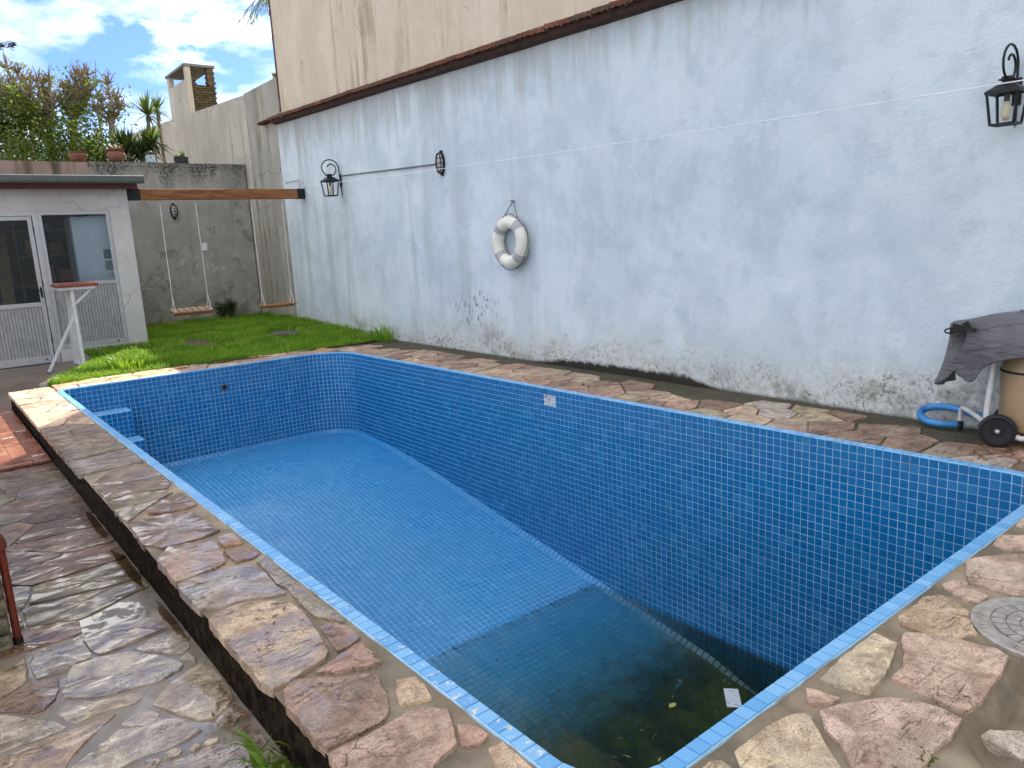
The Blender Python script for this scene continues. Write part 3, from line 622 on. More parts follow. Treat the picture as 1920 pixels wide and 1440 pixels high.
def cells(rect, seeds, gap, rng, sx=1.0):
    x0, y0, x1, y1 = rect; res = []
    for i, s in enumerate(seeds):
        poly = [(x0, y0), (x1, y0), (x1, y1), (x0, y1)]
        for j, q in enumerate(seeds):
            if i == j or math.hypot(s[0]-q[0], s[1]-q[1]) > 1.6: continue
            nx, ny = (q[0]-s[0])/sx**2, q[1]-s[1]; L = math.hypot(nx, ny); nx /= L; ny /= L
            mx_, my_ = (s[0]+q[0])/2, (s[1]+q[1])/2
            poly = clip(poly, nx, ny, nx*mx_+ny*my_-gap*(0.45+0.55*abs(nz(i*1.7+j, i-j))*2))
            if len(poly) < 3: break
        if len(poly) >= 3:
            # round the corners once
            cut = []
            for k in range(len(poly)):
                a, c = poly[k], poly[(k+1) % len(poly)]
                cut += [(a[0]*.93+c[0]*.07, a[1]*.93+c[1]*.07), (a[0]*.07+c[0]*.93, a[1]*.07+c[1]*.93)]
            res.append(cut)
    return res
rng = random.Random(11)

# ---- lower patio (wet flagstones), 20 cm below the deck
patio = grid('patio', 60, 110, lambda u, v: (-4.2+4.87*u, -2.5+11.9*v, -0.2065+0.004*nz(u*60, v*90)+0.002*nz(u*200, v*300)), M_MORTW)
tag(patio, 'lower patio of wet crazy paving beside the raised pool deck', kind='structure')
def inside(p, poly):
    r = False; n = len(poly)
    for i in range(n):
        (x1, y1), (x2, y2) = poly[i], poly[(i+1) % n]
        if (y1 > p[1]) != (y2 > p[1]) and p[0] < (x2-x1)*(p[1]-y1)/(y2-y1)+x1: r = not r
    return r
KEEP = [(c, p) for c, p in PATIO_STONES if sum(a[1] for a in p)/len(p) < 3.33]
for col, p in KEEP:
    cx = sum(a[0] for a in p)/len(p); cy = sum(a[1] for a in p)/len(p); g_ = 1.05
    stone([(min(cx+(x-cx)*g_, 0.664), cy+(y-cy)*g_) for x, y in p], col, -0.2, patio, M_WET, 0.02, 0.004)
for rect, d, sx in (((-1.5, 3.37, 0.662, 9.32), 0.25, 1.25), ((-1.5, 1.9, -0.01, 3.36), 0.28, 1.1)):
    for q in cells(rect, poisson(rect[0]+.05, rect[1]+.05, rect[2]-.05, rect[3]-.05, d, rng, sx=sx), 0.009, rng, sx):
        cx = sum(a[0] for a in q)/len(q); cy = sum(a[1] for a in q)/len(q)
        if any(inside((cx, cy), p) or any(inside(a, p) for a in q) or any(inside(a, q) for a in p) for _, p in KEEP): continue
        if cx < -0.05 and 3.38 < cy < 4.3: continue
        stone(q, rng.choice(['grey', 'brown', 'pink', 'olive', 'grey', 'rose', 'pink', 'tan', 'grey']), -0.199, patio, M_WET, 0.03, 0.007, cy < 6.5)
def blob(cx, cy, rx, ry, seed, n=40, rot=0.0):
    out = []
    for i in range(n):
        a = 2*math.pi*i/n; r = 1+0.42*nz(math.cos(a)*1.4+seed, math.sin(a)*1.4)+0.2*nz(math.cos(a)*4, math.sin(a)*4+seed)
        x, y = rx*r*math.cos(a), ry*r*math.sin(a)
        out.append((cx+x*math.cos(rot)-y*math.sin(rot), cy+x*math.sin(rot)+y*math.cos(rot)))
    return out
for i, (cx, cy, rx, ry, ro) in enumerate([(0.632, 3.95, 0.03, 0.26, 0.0), (0.638, 4.75, 0.022, 0.3, 0.0), (0.64, 3.2, 0.018, 0.2, 0.0)]):
    b = MB(); p = [(min(x, 0.655), y) for x, y in blob(cx, cy, rx, ry, 3.3*i+1, rot=ro)]
    z = -0.1925+0.0002*i
    b.add([(x, y, z) for x, y in p], [tuple(range(len(p)))])
    tag(b.build('puddle', M_PUDDLE), 'shallow rain puddle on the flagstones', kind='structure')

# ---- raised pool deck
def rimd(x, y):
    dx = max(XL-0.05-x, x-XR-0.05, 0); dy = max(YN-0.05-y, y-YF-0.05, 0); return math.hypot(dx, dy)
MX = lambda x, y: -0.013+0.008*max(0, min(1, (0.035-rimd(x, y))/0.03))+0.006*nz(x*9, y*9)+0.003*nz(x*30, y*30)
deck = thing('pool_deck', 'crazy paved stone deck round the empty pool', None, (0.665, YN, -0.25), kind='structure')
o1 = XL-RIM; o2 = XR+RIM; o3 = YN-RIM; o4 = YF+RIM
def patch(x0, x1, y0, y1, nx, ny, fz=MX, wall=False):
    def fn(u, v):
        y = y0+(y1-y0)*v; xe = wallX(y)+0.05 if wall else x1
        x = x0+(xe-x0)*u; return (x, y, fz(x, y))
    grid('mortar', nx, ny, fn, M_MORT, deck)
def near_z(x, y):
    low = max(0, min(1, (0.665-y+0.02*nz(x*6, y*6)+0.10*(x < 1.98)*(1.98-x)/-0.2)/0.05))*max(0, min(1, (x-1.80)/0.12))
    return MX(x, y)-0.065*low+0.025*low*nz(x*14, y*14)
patch(0.668, o1+0.004, o3-0.01, 9.42, 10, 160)
patch(o2-0.004, 5, o3-0.01, 9.7, 22, 160, wall=True)
patch(0.668, 5.0, -1.2, o3+0.002, 170, 90, near_z)
def far_edge(x): return 9.36+0.22*math.exp(-((x-2.3)/1.2)**2)
grid('mortar', 90, 12, lambda u, v: (o1+(o2-o1)*u, o4-0.004+(far_edge(o1+(o2-o1)*u)-o4)*v, MX(o1+(o2-o1)*u, v)), M_MORT, deck)
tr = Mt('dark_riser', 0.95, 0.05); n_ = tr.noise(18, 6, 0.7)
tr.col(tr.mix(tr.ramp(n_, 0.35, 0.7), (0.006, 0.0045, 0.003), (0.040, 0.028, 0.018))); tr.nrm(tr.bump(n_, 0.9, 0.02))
grid('riser', 160, 6, lambda u, v: (0.672+0.010*nz(u*90, v*2)+0.004*nz(u*300, v*6), -1.2+10.6*u, -0.235+0.222*v), tr.m, deck)
for col, p in DECK_STONES:
    if max(a[0] for a in p)-min(a[0] for a in p) < 0.09 and p[0][0] > 2: continue
    cx = sum(a[0] for a in p)/len(p); cy = sum(a[1] for a in p)/len(p)
    low = cy < 0.66 and cx > 1.7
    wet = cx < 1.04 and cy > 1.9
    stone([(x, y) for x, y in p], col, -0.058 if low else 0.0, deck, M_WET if wet else M_DRY, 0.02, 0.0045)
# stones the photograph shows smaller: laid as irregular cells
for q in cells((0.652, 5.22, o1-0.012, 9.33), poisson(0.68, 5.3, 1.0, 9.3, 0.27, rng), 0.012, rng):
    stone(q, rng.choice(['pink', 'tan', 'grey', 'rose', 'olive', 'tan']), 0.0, deck, M_WET if sum(a[1] for a in q)/len(q) < 7 else M_DRY, 0.03, 0.006, True)
for q in cells((o2+0.012, 1.1, 4.93, 9.05), poisson(o2+0.05, 1.15, 4.93, 9.0, 0.225, rng, sx=1.0), 0.014, rng):
    cx = sum(a[0] for a in q)/len(q); cy = sum(a[1] for a in q)/len(q)
    if cx > 4.86 and rng.random() < 0.75: continue
    if cx > 4.72 and rng.random() < 0.3: continue
    stone(q, rng.choice(['pink', 'grey', 'pink', 'tan', 'brown', 'brown', 'rose', 'olive'] if cy > 2.3 else ['brown', 'brown', 'brown', 'rose', 'grey']), 0.0, deck, M_DRY, 0.04, 0.006, False)
for q in cells((1.06, o4+0.012, 4.25, 9.52), poisson(1.1, o4+0.05, 4.25, 9.5, 0.27, rng), 0.014, rng):
    if any(y > far_edge(x)+0.03 for x, y in q): q = [(x, min(y, far_edge(x)+0.02)) for x, y in q]
    stone(q, rng.choice(['pink', 'tan', 'grey', 'rose', 'orange']), 0.0, deck, M_DRY, 0.04, 0.006, False)
for q in cells((2.3, 0.0, 4.9, 0.78), poisson(2.35, 0.05, 4.9, 0.75, 0.3, rng), 0.03, rng):
    if any(math.hypot(x-2.642, y-0.66) < 0.25 for x, y in q): continue
    if any(any(inside(a, p) for a in q) for _, p in DECK_STONES): continue
    stone(q, rng.choice(['rosy', 'tan', 'cream']), 0.0, deck, M_DRY, 0.03, 0.005, True)

# ------------------------------------------------------------------ swimming pool
def fz(y):
    a = (7.75-y)/0.45; sp = 0.45*math.log1p(math.exp(a)) if a < 30 else 7.75-y
    z = -1.035-0.176*sp
    return z if y > 3.1 else z-0.15*(3.1-y)
pool = thing('swimming_pool', 'drained rectangular pool lined with small blue mosaic tiles and a little dirty water', 'swimming pool', (2.65, 5.0, -2.7))
RAD = [0.20, 0.45, 0.06, 0.20]      # near right, far right, far left, near left
corners = [(XR, YN), (XR, YF), (XL, YF), (XL, YN)]
segs = []
for i in range(4):
    c = Vector(corners[i]); p = Vector(corners[i-1]); q = Vector(corners[(i+1) % 4])
    a = (c-p).normalized(); d = (q-c).normalized(); r = RAD[i]
    segs.append(('arc', c-a*r+d*r, r, math.atan2(-d.y, -d.x), a, d))
    n = Vector(corners[(i+1) % 4]); r2 = RAD[(i+1) % 4]
    segs.append(('line', c+d*r, n-d*r2))
PTS = []            # dense polyline: position, tangent
for s in segs:
    if s[0] == 'arc':
        _, ce, r, a0, a, d = s
        k = max(3, int(r*math.pi/2/0.012))
        for j in range(k):
            an = a0+math.pi/2*j/k
            PTS.append(Vector((ce.x+r*math.cos(an), ce.y+r*math.sin(an))))
    else:
        k = int((s[2]-s[1]).length/0.0125)
        for j in range(k): PTS.append(s[1]+(s[2]-s[1])*(j/k))
CUM = [0.0]
for i in range(len(PTS)): CUM.append(CUM[-1]+(PTS[(i+1) % len(PTS)]-PTS[i]).length)
PER = CUM[-1]; NT = round(PER/PITCH); PW = PER/NT
import bisect
def at(s):
    s %= PER; i = min(len(PTS)-1, bisect.bisect_right(CUM, s)-1)
    a, c = PTS[i], PTS[(i+1) % len(PTS)]; L = (c-a).length
    p = a+(c-a)*((s-CUM[i])/L); t = (c-a)/L
    return p, t
def tile_geo(b, c, ux, uy, n, w, h, th=0.003, j=0.0):
    if j: n = (n+ux*rng.uniform(-j, j)+uy*rng.uniform(-j, j)).normalized()
    e = 0.0018; k = len(b.v); c = Vector(c)
    for (s, off) in ((0, 0.0), (e, th)):
        for a, d in ((-1, -1), (1, -1), (1, 1), (-1, 1)):
            b.v.append(tuple(c+ux*(a*(w/2-s))+uy*(d*(h/2-s))+n*off))
    b.f.append((k+4, k+5, k+6, k+7))
    for i in range(4): q = (i+1) % 4; b.f.append((k+i, k+q, k+4+q, k+4+i))
def tile_single(w, h, th=0.003):
    b = MB(); tile_geo(b, (0, 0, 0), Vector((1, 0, 0)), Vector((0, 1, 0)), Vector((0, 0, 1)), w, h, th)
    me = bpy.data.meshes.new('tile'); me.from_pydata(b.v, [], b.f); me.update(); return me
ZU = Vector((0, 0, 1)); CAMP = Vector((0, 0, 1.3))
wt = []; rt = []
for i in range(NT):
    p, t = at((i+0.5)*PW); t3 = Vector((t.x, t.y, 0)); nin = Vector((-t.y, t.x, 0))
    rt.append((Vector((p.x, p.y, 0.0))-nin*0.0252, t3, nin, 1.0 if True else 0))
    zb = fz(p.y)
    for j in range(int(-zb/PITCH)+1):
        z = -(j+0.5)*PITCH-0.002
        if abs(p.x-XR) < 0.01 and 4.74 < p.y < 4.895 and 1 <= j <= 2: continue
        if abs(p.y-YF) < 0.01 and math.hypot(p.x-2.73, z+0.237) < 0.035: continue
        c = Vector((p.x, p.y, z))
        vis = nin.dot(CAMP-c) > 0 and p.x > 3.95 and p.y > 1.1
        wt.append(((c-CAMP).length if vis else 99, c, t3, nin))
wt.sort(key=lambda a: a[0])
me_w = tile_single(0.0468, 0.0468); me_w.materials.append(M_TILE1)
for d, c, t3, nin in wt[:300]:
    o = mesh_obj('wall_tile', me_w, pool)
    n2 = (nin+t3*rng.uniform(-.008, .008)+ZU*rng.uniform(-.008, .008)).normalized(); u = ZU.cross(n2).normalized(); w = n2.cross(u)
    m = Matrix((u, w, n2)).transposed().to_4x4(); m.translation = c-pool.location; o.matrix_basis = m
b = MB()
for d, c, t3, nin in wt[300:]: tile_geo(b, c, t3, ZU, nin, 0.0468, 0.0468, 0.003, 0.008)
tag(b.build('wall_tiling', M_TILE, pool), kind='stuff')
rt.sort(key=lambda a: (a[0]-CAMP).length)
me_r = tile_single(0.0475, 0.0485, 0.006); me_r.materials.append(None)
def m_rim_chipped():
    t = Mt('chipped_sky_blue_mosaic', 0.28, 0.5)
    r = t.orand(); col = t.cramp(r, [(0, RB[0]), (0.4, RB[1]), (1, RB[2])]); x = t.xyz()
    ch = t.ramp(t.noise(34, 5, 0.7), 0.57, 0.60)
    mk = t.math('MULTIPLY', t.ramp(x['X'], 1.25, 1.10), t.math('MULTIPLY', t.ramp(x['Y'], 3.0, 2.2), t.ramp(t.noise(5, 3, 0.6), 0.42, 0.5)))
    k = t.math('MULTIPLY', ch, mk)
    d = t.ramp(t.noise(22, 5, 0.7), 0.58, 0.75, 0, 0.4)
    t.col(t.mix(k, t.mix(d, col, (0.30, 0.36, 0.38)), (0.68, 0.66, 0.60))); t.rough(t.ramp(k, 0, 1, 0.28, 0.8))
    t.nrm(t.bump(t.math('SUBTRACT', t.noise(50, 2, 0.5), t.math('MULTIPLY', k, 2.0)), 0.15, 0.004)); return t.m
me_r.materials.clear(); me_r.materials.append(m_rim_chipped())
for c, t3, nin, _ in rt[:300]:
    o = mesh_obj('rim_tile', me_r, pool)
    n2 = (ZU+t3*rng.uniform(-.01, .01)+nin*rng.uniform(-.01, .01)).normalized(); u = t3; w = n2.cross(u).normalized(); u = w.cross(n2)
    m = Matrix((u, w, n2)).transposed().to_4x4(); m.translation = c-pool.location; o.matrix_basis = m
b = MB()
for c, t3, nin, _ in rt[300:]: tile_geo(b, c, t3, nin, ZU, 0.0475, 0.0485, 0.006, 0.01)
tag(b.build('rim_tiling', M_RIM, pool), kind='stuff')
b = MB(); ny = int((YF-YN)/PITCH); nx = int((XR-XL)/PITCH)
for j in range(ny):
    y = YF-(j+0.5)*PITCH; s = (fz(y+0.02)-fz(y-0.02))/0.04; uy = Vector((0, 1, s)).normalized(); n = Vector((1, 0, 0)).cross(uy)
    for i in range(nx+1):
        x = XL+(i+0.5)*(XR-XL)/nx
        if x > XR: continue
        tile_geo(b, (x, y, fz(y)), Vector((1, 0, 0)), uy, n, 0.0468, 0.0468, 0.003, 0.008)
tag(b.build('floor_tiling', M_FLOOR, pool), kind='stuff')
b = MB()
for i in range(NT):
    p, t = at((i+0.5)*PW); t3 = Vector((t.x, t.y, 0)); nin = Vector((-t.y, t.x, 0))
    s = (fz(p.y+0.02*t.y)-fz(p.y-0.02*t.y))/0.04 if abs(t.y) > 0.1 else 0
    t3 = Vector((t.x, t.y, s)).normalized(); n = (nin+ZU*1.15).normalized(); n = (n-t3*n.dot(t3)).normalized(); uy = n.cross(t3)
    tile_geo(b, Vector((p.x, p.y, fz(p.y)+0.016))+nin*0.022, t3, uy, n, 0.0468, 0.062, 0.004, 0.01)
tag(b.build('cove_tiling', M_FLOOR, pool), kind='stuff')
b = MB(); n = len(PTS); ring = []
for q, (dx, z) in enumerate([(0.052, -0.03), (0.052, 0.001), (0.0, 0.001), (0.0, -2.75)]):
    for i in range(n):
        t = (PTS[(i+1) % n]-PTS[i-1]).normalized(); b.v.append((PTS[i].x+t.y*dx, PTS[i].y-t.x*dx, z))
for q in range(3):
    for i in range(n): j = (i+1) % n; b.f.append((q*n+i, q*n+j, (q+1)*n+j, (q+1)*n+i))
k = len(b.v)
for j in range(41):
    y = YN-0.02+(YF-YN+0.04)*j/40; b.v += [(XL-0.02, y, fz(y)-0.0006), (XR+0.02, y, fz(y)-0.0006)]
for j in range(40): b.f.append((k+2*j, k+2*j+1, k+2*j+3, k+2*j+2))
b.build('pool_shell', M_GROUT, pool)
# two corner steps
for (x1, y0, y1, zt) in ((1.665, 8.67, YF, -0.285), (1.70, 8.42, 8.668, -0.57)):
    st = MB().b2((XL-0.02, y0, -1.2), (x1, y1+0.02, zt)).build('step', M_GROUT, pool)
    off = pool.location
    b = MB(); b3 = MB()
    for i in range(int((x1-XL)/PITCH+0.5)):
        x = x1-(i+0.5)*PITCH
        for j in range(int((y1-y0)/PITCH+0.5)): tile_geo(b3, (x, y0+(j+0.5)*PITCH, zt), Vector((1, 0, 0)), Vector((0, 1, 0)), ZU, 0.0468, 0.0468, 0.003, 0.008)
        for j in range(int((zt+1.1)/PITCH)): tile_geo(b, (x, y0, zt-(j+0.5)*PITCH), Vector((1, 0, 0)), ZU, Vector((0, -1, 0)), 0.0468, 0.0468, 0.003, 0.008)
    for i in range(int((y1-y0)/PITCH+0.5)):
        for j in range(int((zt+1.1)/PITCH)): tile_geo(b, (x1, y0+(i+0.5)*PITCH, zt-(j+0.5)*PITCH), Vector((0, 1, 0)), ZU, Vector((1, 0, 0)), 0.0468, 0.0468, 0.003, 0.008)
    tag(b.build('step_tiling', M_TILE, st), kind='stuff'); tag(b3.build('tread_tiling', M_RIM, st), kind='stuff')
mp_ = Mt('bare_tile_adhesive', 0.9, 0.2); mp_.col(mp_.mix(mp_.ramp(mp_.noise(45, 5, 0.7), 0.42, 0.58), (0.33, 0.36, 0.38), (0.66, 0.68, 0.70)))
grid('bare_patch', 12, 8, lambda u, v: (XR-0.0015-0.0015*nz(u*9, v*9), 4.738+0.158*u, -0.152+0.10*v), mp_.m, pool)
ri = MB().lathe([(0.040, 0.0), (0.040, 0.012), (0.028, 0.014), (0.026, 0.004)], 20, (2.73, YF, -0.237), Matrix.Rotation(R(90), 3, 'X')).build('return_inlet', M_CORD, pool, smooth=40)
MB().lathe([(0.027, 0.0), (0.027, 0.008)], 20, (2.73, YF, -0.237), Matrix.Rotation(R(90), 3, 'X')).build('hole', M_RUBBER, ri)
# water left in the deep end
WZ = -1.64
b = MB(); yw = 4.34
ysw = [YN+0.003+(yw-YN)*i/24 for i in range(25)]
for y in ysw: b.v += [(XL+0.004, y, WZ), (XR-0.006, y, WZ), (XL+0.004, y, min(fz(y)-0.01, WZ-0.0005)), (XR-0.006, y, min(fz(y)-0.01, WZ-0.0005))]
for i in range(24):
    k = 4*i; b.f += [(k, k+1, k+5, k+4), (k+2, k+6, k+7, k+3), (k, k+4, k+6, k+2), (k+1, k+3, k+7, k+5)]
b.f += [(0, 2, 3, 1), (96, 97, 99, 98)]
tag(b.build('water', M_WATER), 'shallow dirty green water in the deep end of the pool', kind='structure')
# dark algae sediment on the deep floor
ta = Mt('algae_sediment', 0.95, 0.1); x = ta.xyz()
ed = ta.math('ADD', x['Y'], ta.math('MULTIPLY', ta.math('SUBTRACT', ta.noise(9, 8, 0.72), 0.5), 1.0))
ta.col(ta.mix(ta.ramp(ta.noise(3, 5, 0.6), 0.35, 0.65), (0.028, 0.034, 0.008), (0.085, 0.095, 0.020)))
ta.put(ta.b.inputs['Alpha'], ta.ramp(ed, 3.62, 2.72))
tag(grid('algae_sediment', 60, 60, lambda u, v: (XL+0.002+(XR-XL-0.004)*u, YN+0.002+2.9*v, fz(YN+2.9*v)+0.008+0.045*max(0, min(1, (0.65-v)/0.2))+0.006*nz(u*20, v*20)), ta.m), 'dark green algae covering the deepest part of the pool floor', kind='stuff')

# ------------------------------------------------------------------ white house wall
def zb(y): return 3.062+0.0385*(y-4.1)
YE = 12.72
house = thing('house', 'tall house with a whitewashed lower wall and stained beige upper wall beside the pool', 'house', (8.0, 2.0, -0.3))
grid('white_wall', 220, 44, lambda u, v: (wallX(-8+(YE+8)*u)+0.012*nz(u*18, v*3)+0.004*nz(u*60, v*12) - 0.02*max(0, 1-v*10)*(0.5+nz(u*70, 2)), -8+(YE+8)*u, -0.3+(zb(-8+(YE+8)*u)+0.36)*v), M_WALL, house)
MB().b2((5.36, -8, -0.3), (12.0, YE-0.004, 2.4)).build('house_body', M_WALL, house)
b = MB(); ys = [-8+(YE-0.12+8)*i/60 for i in range(61)]
for y in ys: b.v += [(wallX(y)+0.055, y, zb(y)-0.2), (wallX(y)+0.055, y, 9.0)]
for i in range(60): b.f.append((2*i, 2*i+2, 2*i+3, 2*i+1))
k = len(b.v); b.v += [(5.36, YE-0.12, 3.2), (12, YE-0.12, 3.2), (12, YE-0.12, 9), (5.36, YE-0.12, 9), (12, -8, 9), (wallX(-8)+.055, -8, 9)]
b.f += [(k, k+1, k+2, k+3), (k+3, k+2, k+4, k+5)]
b.build('upper_wall', M_BEIGE, house)
tl = Mt('mossy_roof_tile', 0.85, 0.3); nn = tl.noise(7, 5, 0.65); n2_ = tl.noise(40, 4, 0.7)
c = tl.mix(tl.orand(), (0.11, 0.036, 0.020), (0.22, 0.078, 0.045)); c = tl.mix(tl.ramp(nn, 0.46, 0.6, 0, 0.85), c, (0.075, 0.055, 0.035))
tl.col(tl.mix(tl.ramp(n2_, 0.58, 0.7, 0, 0.6), c, (0.25, 0.17, 0.12))); tl.nrm(tl.bump(n2_, 0.8, 0.01)); M_RTILE = tl.m
M_LEDGE = plain('dark_brick_moulding', (0.055, 0.024, 0.016), 0.85, var=0.4, sc=12, bump=0.4)
b = MB()
for i in range(60):
    y0, y1 = ys[i], ys[i+1]
    if y1 > YE-0.12: y1 = YE
    for y in (y0, ys[i+1] if i < 59 else YE+0.02):
        z = zb(y); x = wallX(y); b.v += [(x+0.02, y, z+0.0), (x-0.080, y, z+0.022), (x-0.10, y, z+0.07), (x+0.06, y, z+0.10)]
    k = 8*i; b.f += [(k, k+1, k+5, k+4), (k+1, k+2, k+6, k+5), (k+2, k+3, k+7, k+6)]
k = 8*59+4; b.f.append((k, k+1, k+2, k+3))
b.build('ledge', M_LEDGE, house)
y = YE-0.02; i = 0
while y > 2.2:
    w = 0.21+0.03*nz(i*3.7, 1); yc = y-w/2; z = zb(yc); x = wallX(yc)
    b = MB(); r_ = 0.012*nz(i*1.9, 5)
    # shallow ribbed tile, lip at the front
    n = 5; prof = []
    for j in range(n+1):
        yy = -w/2+0.004+(w-0.008)*j/n; hh = 0.014*(j % 2)
        b.v += [(-0.150+r_, yy, 0.062+hh), (-0.150+r_, yy, 0.100+hh), (0.062, yy, 0.165+hh+r_), (0.062, yy, 0.150+hh)]
    for j in range(n):
        k = 4*j; b.f += [(k, k+1, k+5, k+4), (k+1, k+2, k+6, k+5), (k+3, k+7, k+6, k+2), (k, k+4, k+7, k+3)]
    b.f += [(0, 3, 2, 1), (4*n, 4*n+1, 4*n+2, 4*n+3)]
    o = b.build('roof_tile', M_RTILE, house, loc=(x-house.location.x, yc-house.location.y, z-house.location.z))
    o.rotation_euler = (0.041+0.07*nz(i*2.2, 8), 0.08*nz(i*4.1, 3), 0.05*nz(i, 2))
    y -= w; i += 1
for i in range(6):
    yc = YE+0.09+i*0.125; b = MB(); pr = []
    for xx in (5.27, 5.8):
        for j in range(7): a = math.pi*j/6; b.v.append((xx, yc+0.062*math.cos(a), 3.50+0.05*math.sin(a)))
        for j in range(7): a = math.pi*(6-j)/6; b.v.append((xx, yc+0.048*math.cos(a), 3.50+0.036*math.sin(a)))
    b.f += [tuple(range(14)), tuple(range(14, 28))[::-1]]+[(j, (j+1) % 14, 14+(j+1) % 14, 14+j) for j in range(14)]
    b.build('barrel_tile', M_RTILE, house)
b = MB()
for i in range(52):
    z = 3.6+i*0.1; b.b2((5.347+0.006*nz(i*2.3, 1), YE-0.1195, z), (5.5, YE-0.075+0.03*nz(i*1.7, 4), z+0.097))
b.build('edge_bricks', M_RTILE, house)
MB().b2((5.5, YE-0.119, 3.6), (11.9, YE-0.075, 9)).build('end_render', M_BEIGE, house)
# ------------------------------------------------------------------ tall side wall and chimney
tw = thing('boundary_wall', 'tall weathered grey render side wall rising behind the end of the white house', 'wall', (5.5, 17.0, -0.3))
def topz(y): return 4.17 if y < 14.3 else 4.17+0.055*(y-14.3)
def slab(name, y0, y1, xf, mat, parent, dz=0.0, n=24):
    b = MB()
    for i in range(n+1):
        y = y0+(y1-y0)*i/n; z = topz(y)+dz+0.008*nz(y*2.2, 3)
        b.v += [(xf, y, -0.3), (xf, y, z), (xf+0.22, y, z), (xf+0.22, y, -0.3)]
    for i in range(n):
        k = 4*i; b.f += [(k, k+4, k+5, k+1), (k+1, k+5, k+6, k+2), (k+2, k+6, k+7, k+3)]
    b.f += [(0, 1, 2, 3), (4*n, 4*n+3, 4*n+2, 4*n+1)]
    return b.build(name, mat, parent)
M_TALLW2 = m_render('streaked_grey_render', (0.34, 0.315, 0.265), (0.45, 0.42, 0.35), (0.26, 0.24, 0.18), 0.5, (0.13, 0.13, 0.05), 0.55)
slab('wall_panel', 12.72, 14.33, 5.40, M_TALLW2, tw, 0.01)
slab('wall_panel', 14.36, 24.0, 5.425, M_TALLW, tw)
M_CHB = plain('sooty_brick', (0.10, 0.07, 0.04), 0.95, var=0.4, bump=0.5)
ch = thing('chimney', 'square grill chimney with open vent slots under a flat slab and rough brick side', 'chimney', (5.7, 18.3, 4.3))
cy0, cy1, cx0, cx1, ct = 17.62, 19.05, 5.4275, 6.02, 5.33
MB().b2((cx0, cy0+0.08, 4.30), (cx0+0.08, cy1, 5.08)).build('render_face', M_TALLW, ch)
MB().b2((cx0+0.08, cy0+0.10, 4.1), (cx1-0.02, cy1, 4.98)).build('stack_core', M_DARKBOX, ch)
b = MB()
for (x0, x1, y0, y1) in ((cx0, cx0+0.10, cy0, cy0+0.14), (cx0, cx0+0.10, cy1-0.16, cy1), (cx1-0.14, cx1, cy0+0.01, cy0+0.14), (cx1-0.14, cx1, cy1-0.14, cy1)):
    MB().b2((x0-0.002, y0, 4.30 if x0 == cx0 else 4.98), (x1, y1, ct-0.002)).build('pillar', M_TALLW if x0 == cx0 else M_CHB, ch)
MB().b2((cx0-0.03, cy0-0.03, ct), (cx1+0.03, cy1+0.03, ct+0.05)).build('cap_slab', plain('grey_slab', (0.18, 0.175, 0.16), 0.9), ch)
mb_ = Mt('rough_dark_brick', 0.95, 0.2); nb_ = mb_.noise(24, 5, 0.7); cc = mb_.mix(mb_.island(), (0.055, 0.045, 0.025), (0.13, 0.095, 0.05)); mb_.col(mb_.mix(mb_.ramp(nb_, 0.5, 0.65), cc, (0.06, 0.06, 0.03))); mb_.nrm(mb_.bump(nb_, 0.8, 0.01))
b = MB(); r = 0
z = 4.12
while z < 5.30:
    x = cx0+0.10-(0.06 if r % 2 else 0)
    while x < cx1+0.01:
        x1 = min(x+0.118, cx1+0.02+0.02*nz(r*3.1, 2)); x0 = max(x, cx0+0.10)
        hole = z > 4.93 and x0 > cx0+0.13 and x1 < cx1-0.12
        if x1-x0 > 0.02 and not hole:
            d = 0.012*nz(r*2.3, x*9); b.b2((x0, cy0+0.012+d, z), (x1, cy0+0.10, z+0.042))
        x += 0.126
    z += 0.052; r += 1
tag(b.build('brickwork', mb_.m, ch), kind='stuff')

# ------------------------------------------------------------------ back wall
bw = thing('garden_wall', 'mould streaked bare grey garden wall behind the swings', 'wall', (1.5, 14.8, -0.3))
MB().b2((-6, 14.70, -0.3), (5.398, 14.92, 2.93)).build('wall_body', M_GREYW, bw)
m_pink = m_render('pinkish_stained_coping', (0.27, 0.205, 0.165), (0.37, 0.285, 0.235), (0.13, 0.10, 0.07), 0.9, (0.05, 0.035, 0.022), 0.7)
b = MB()
for i in range(30): 
    x0 = -6+8.72*i/30; b.b2((x0, 14.685, 2.72), (x0+8.72/30, 14.95, 2.955+0.006*nz(i*0.9, 2)))
b.build('coping', m_pink, bw)
b = MB()
for i in range(14): 
    x0 = 2.72+2.70*i/14; b.b2((x0, 14.69, 2.90), (x0+2.7/14, 14.94, 2.965+0.008*nz(i*1.9, 4)))
b.build('coping', M_GREYW, bw)
tag(MB().b2((-12, -6.3, -0.3), (6.5, -6.0, 3.1)).build('rear_wall', M_SHEDW), 'plain unseen wall added behind the camera to darken the shed glass reflection', kind='structure')  # out of view; added so the shed glass mirrors less bright sky
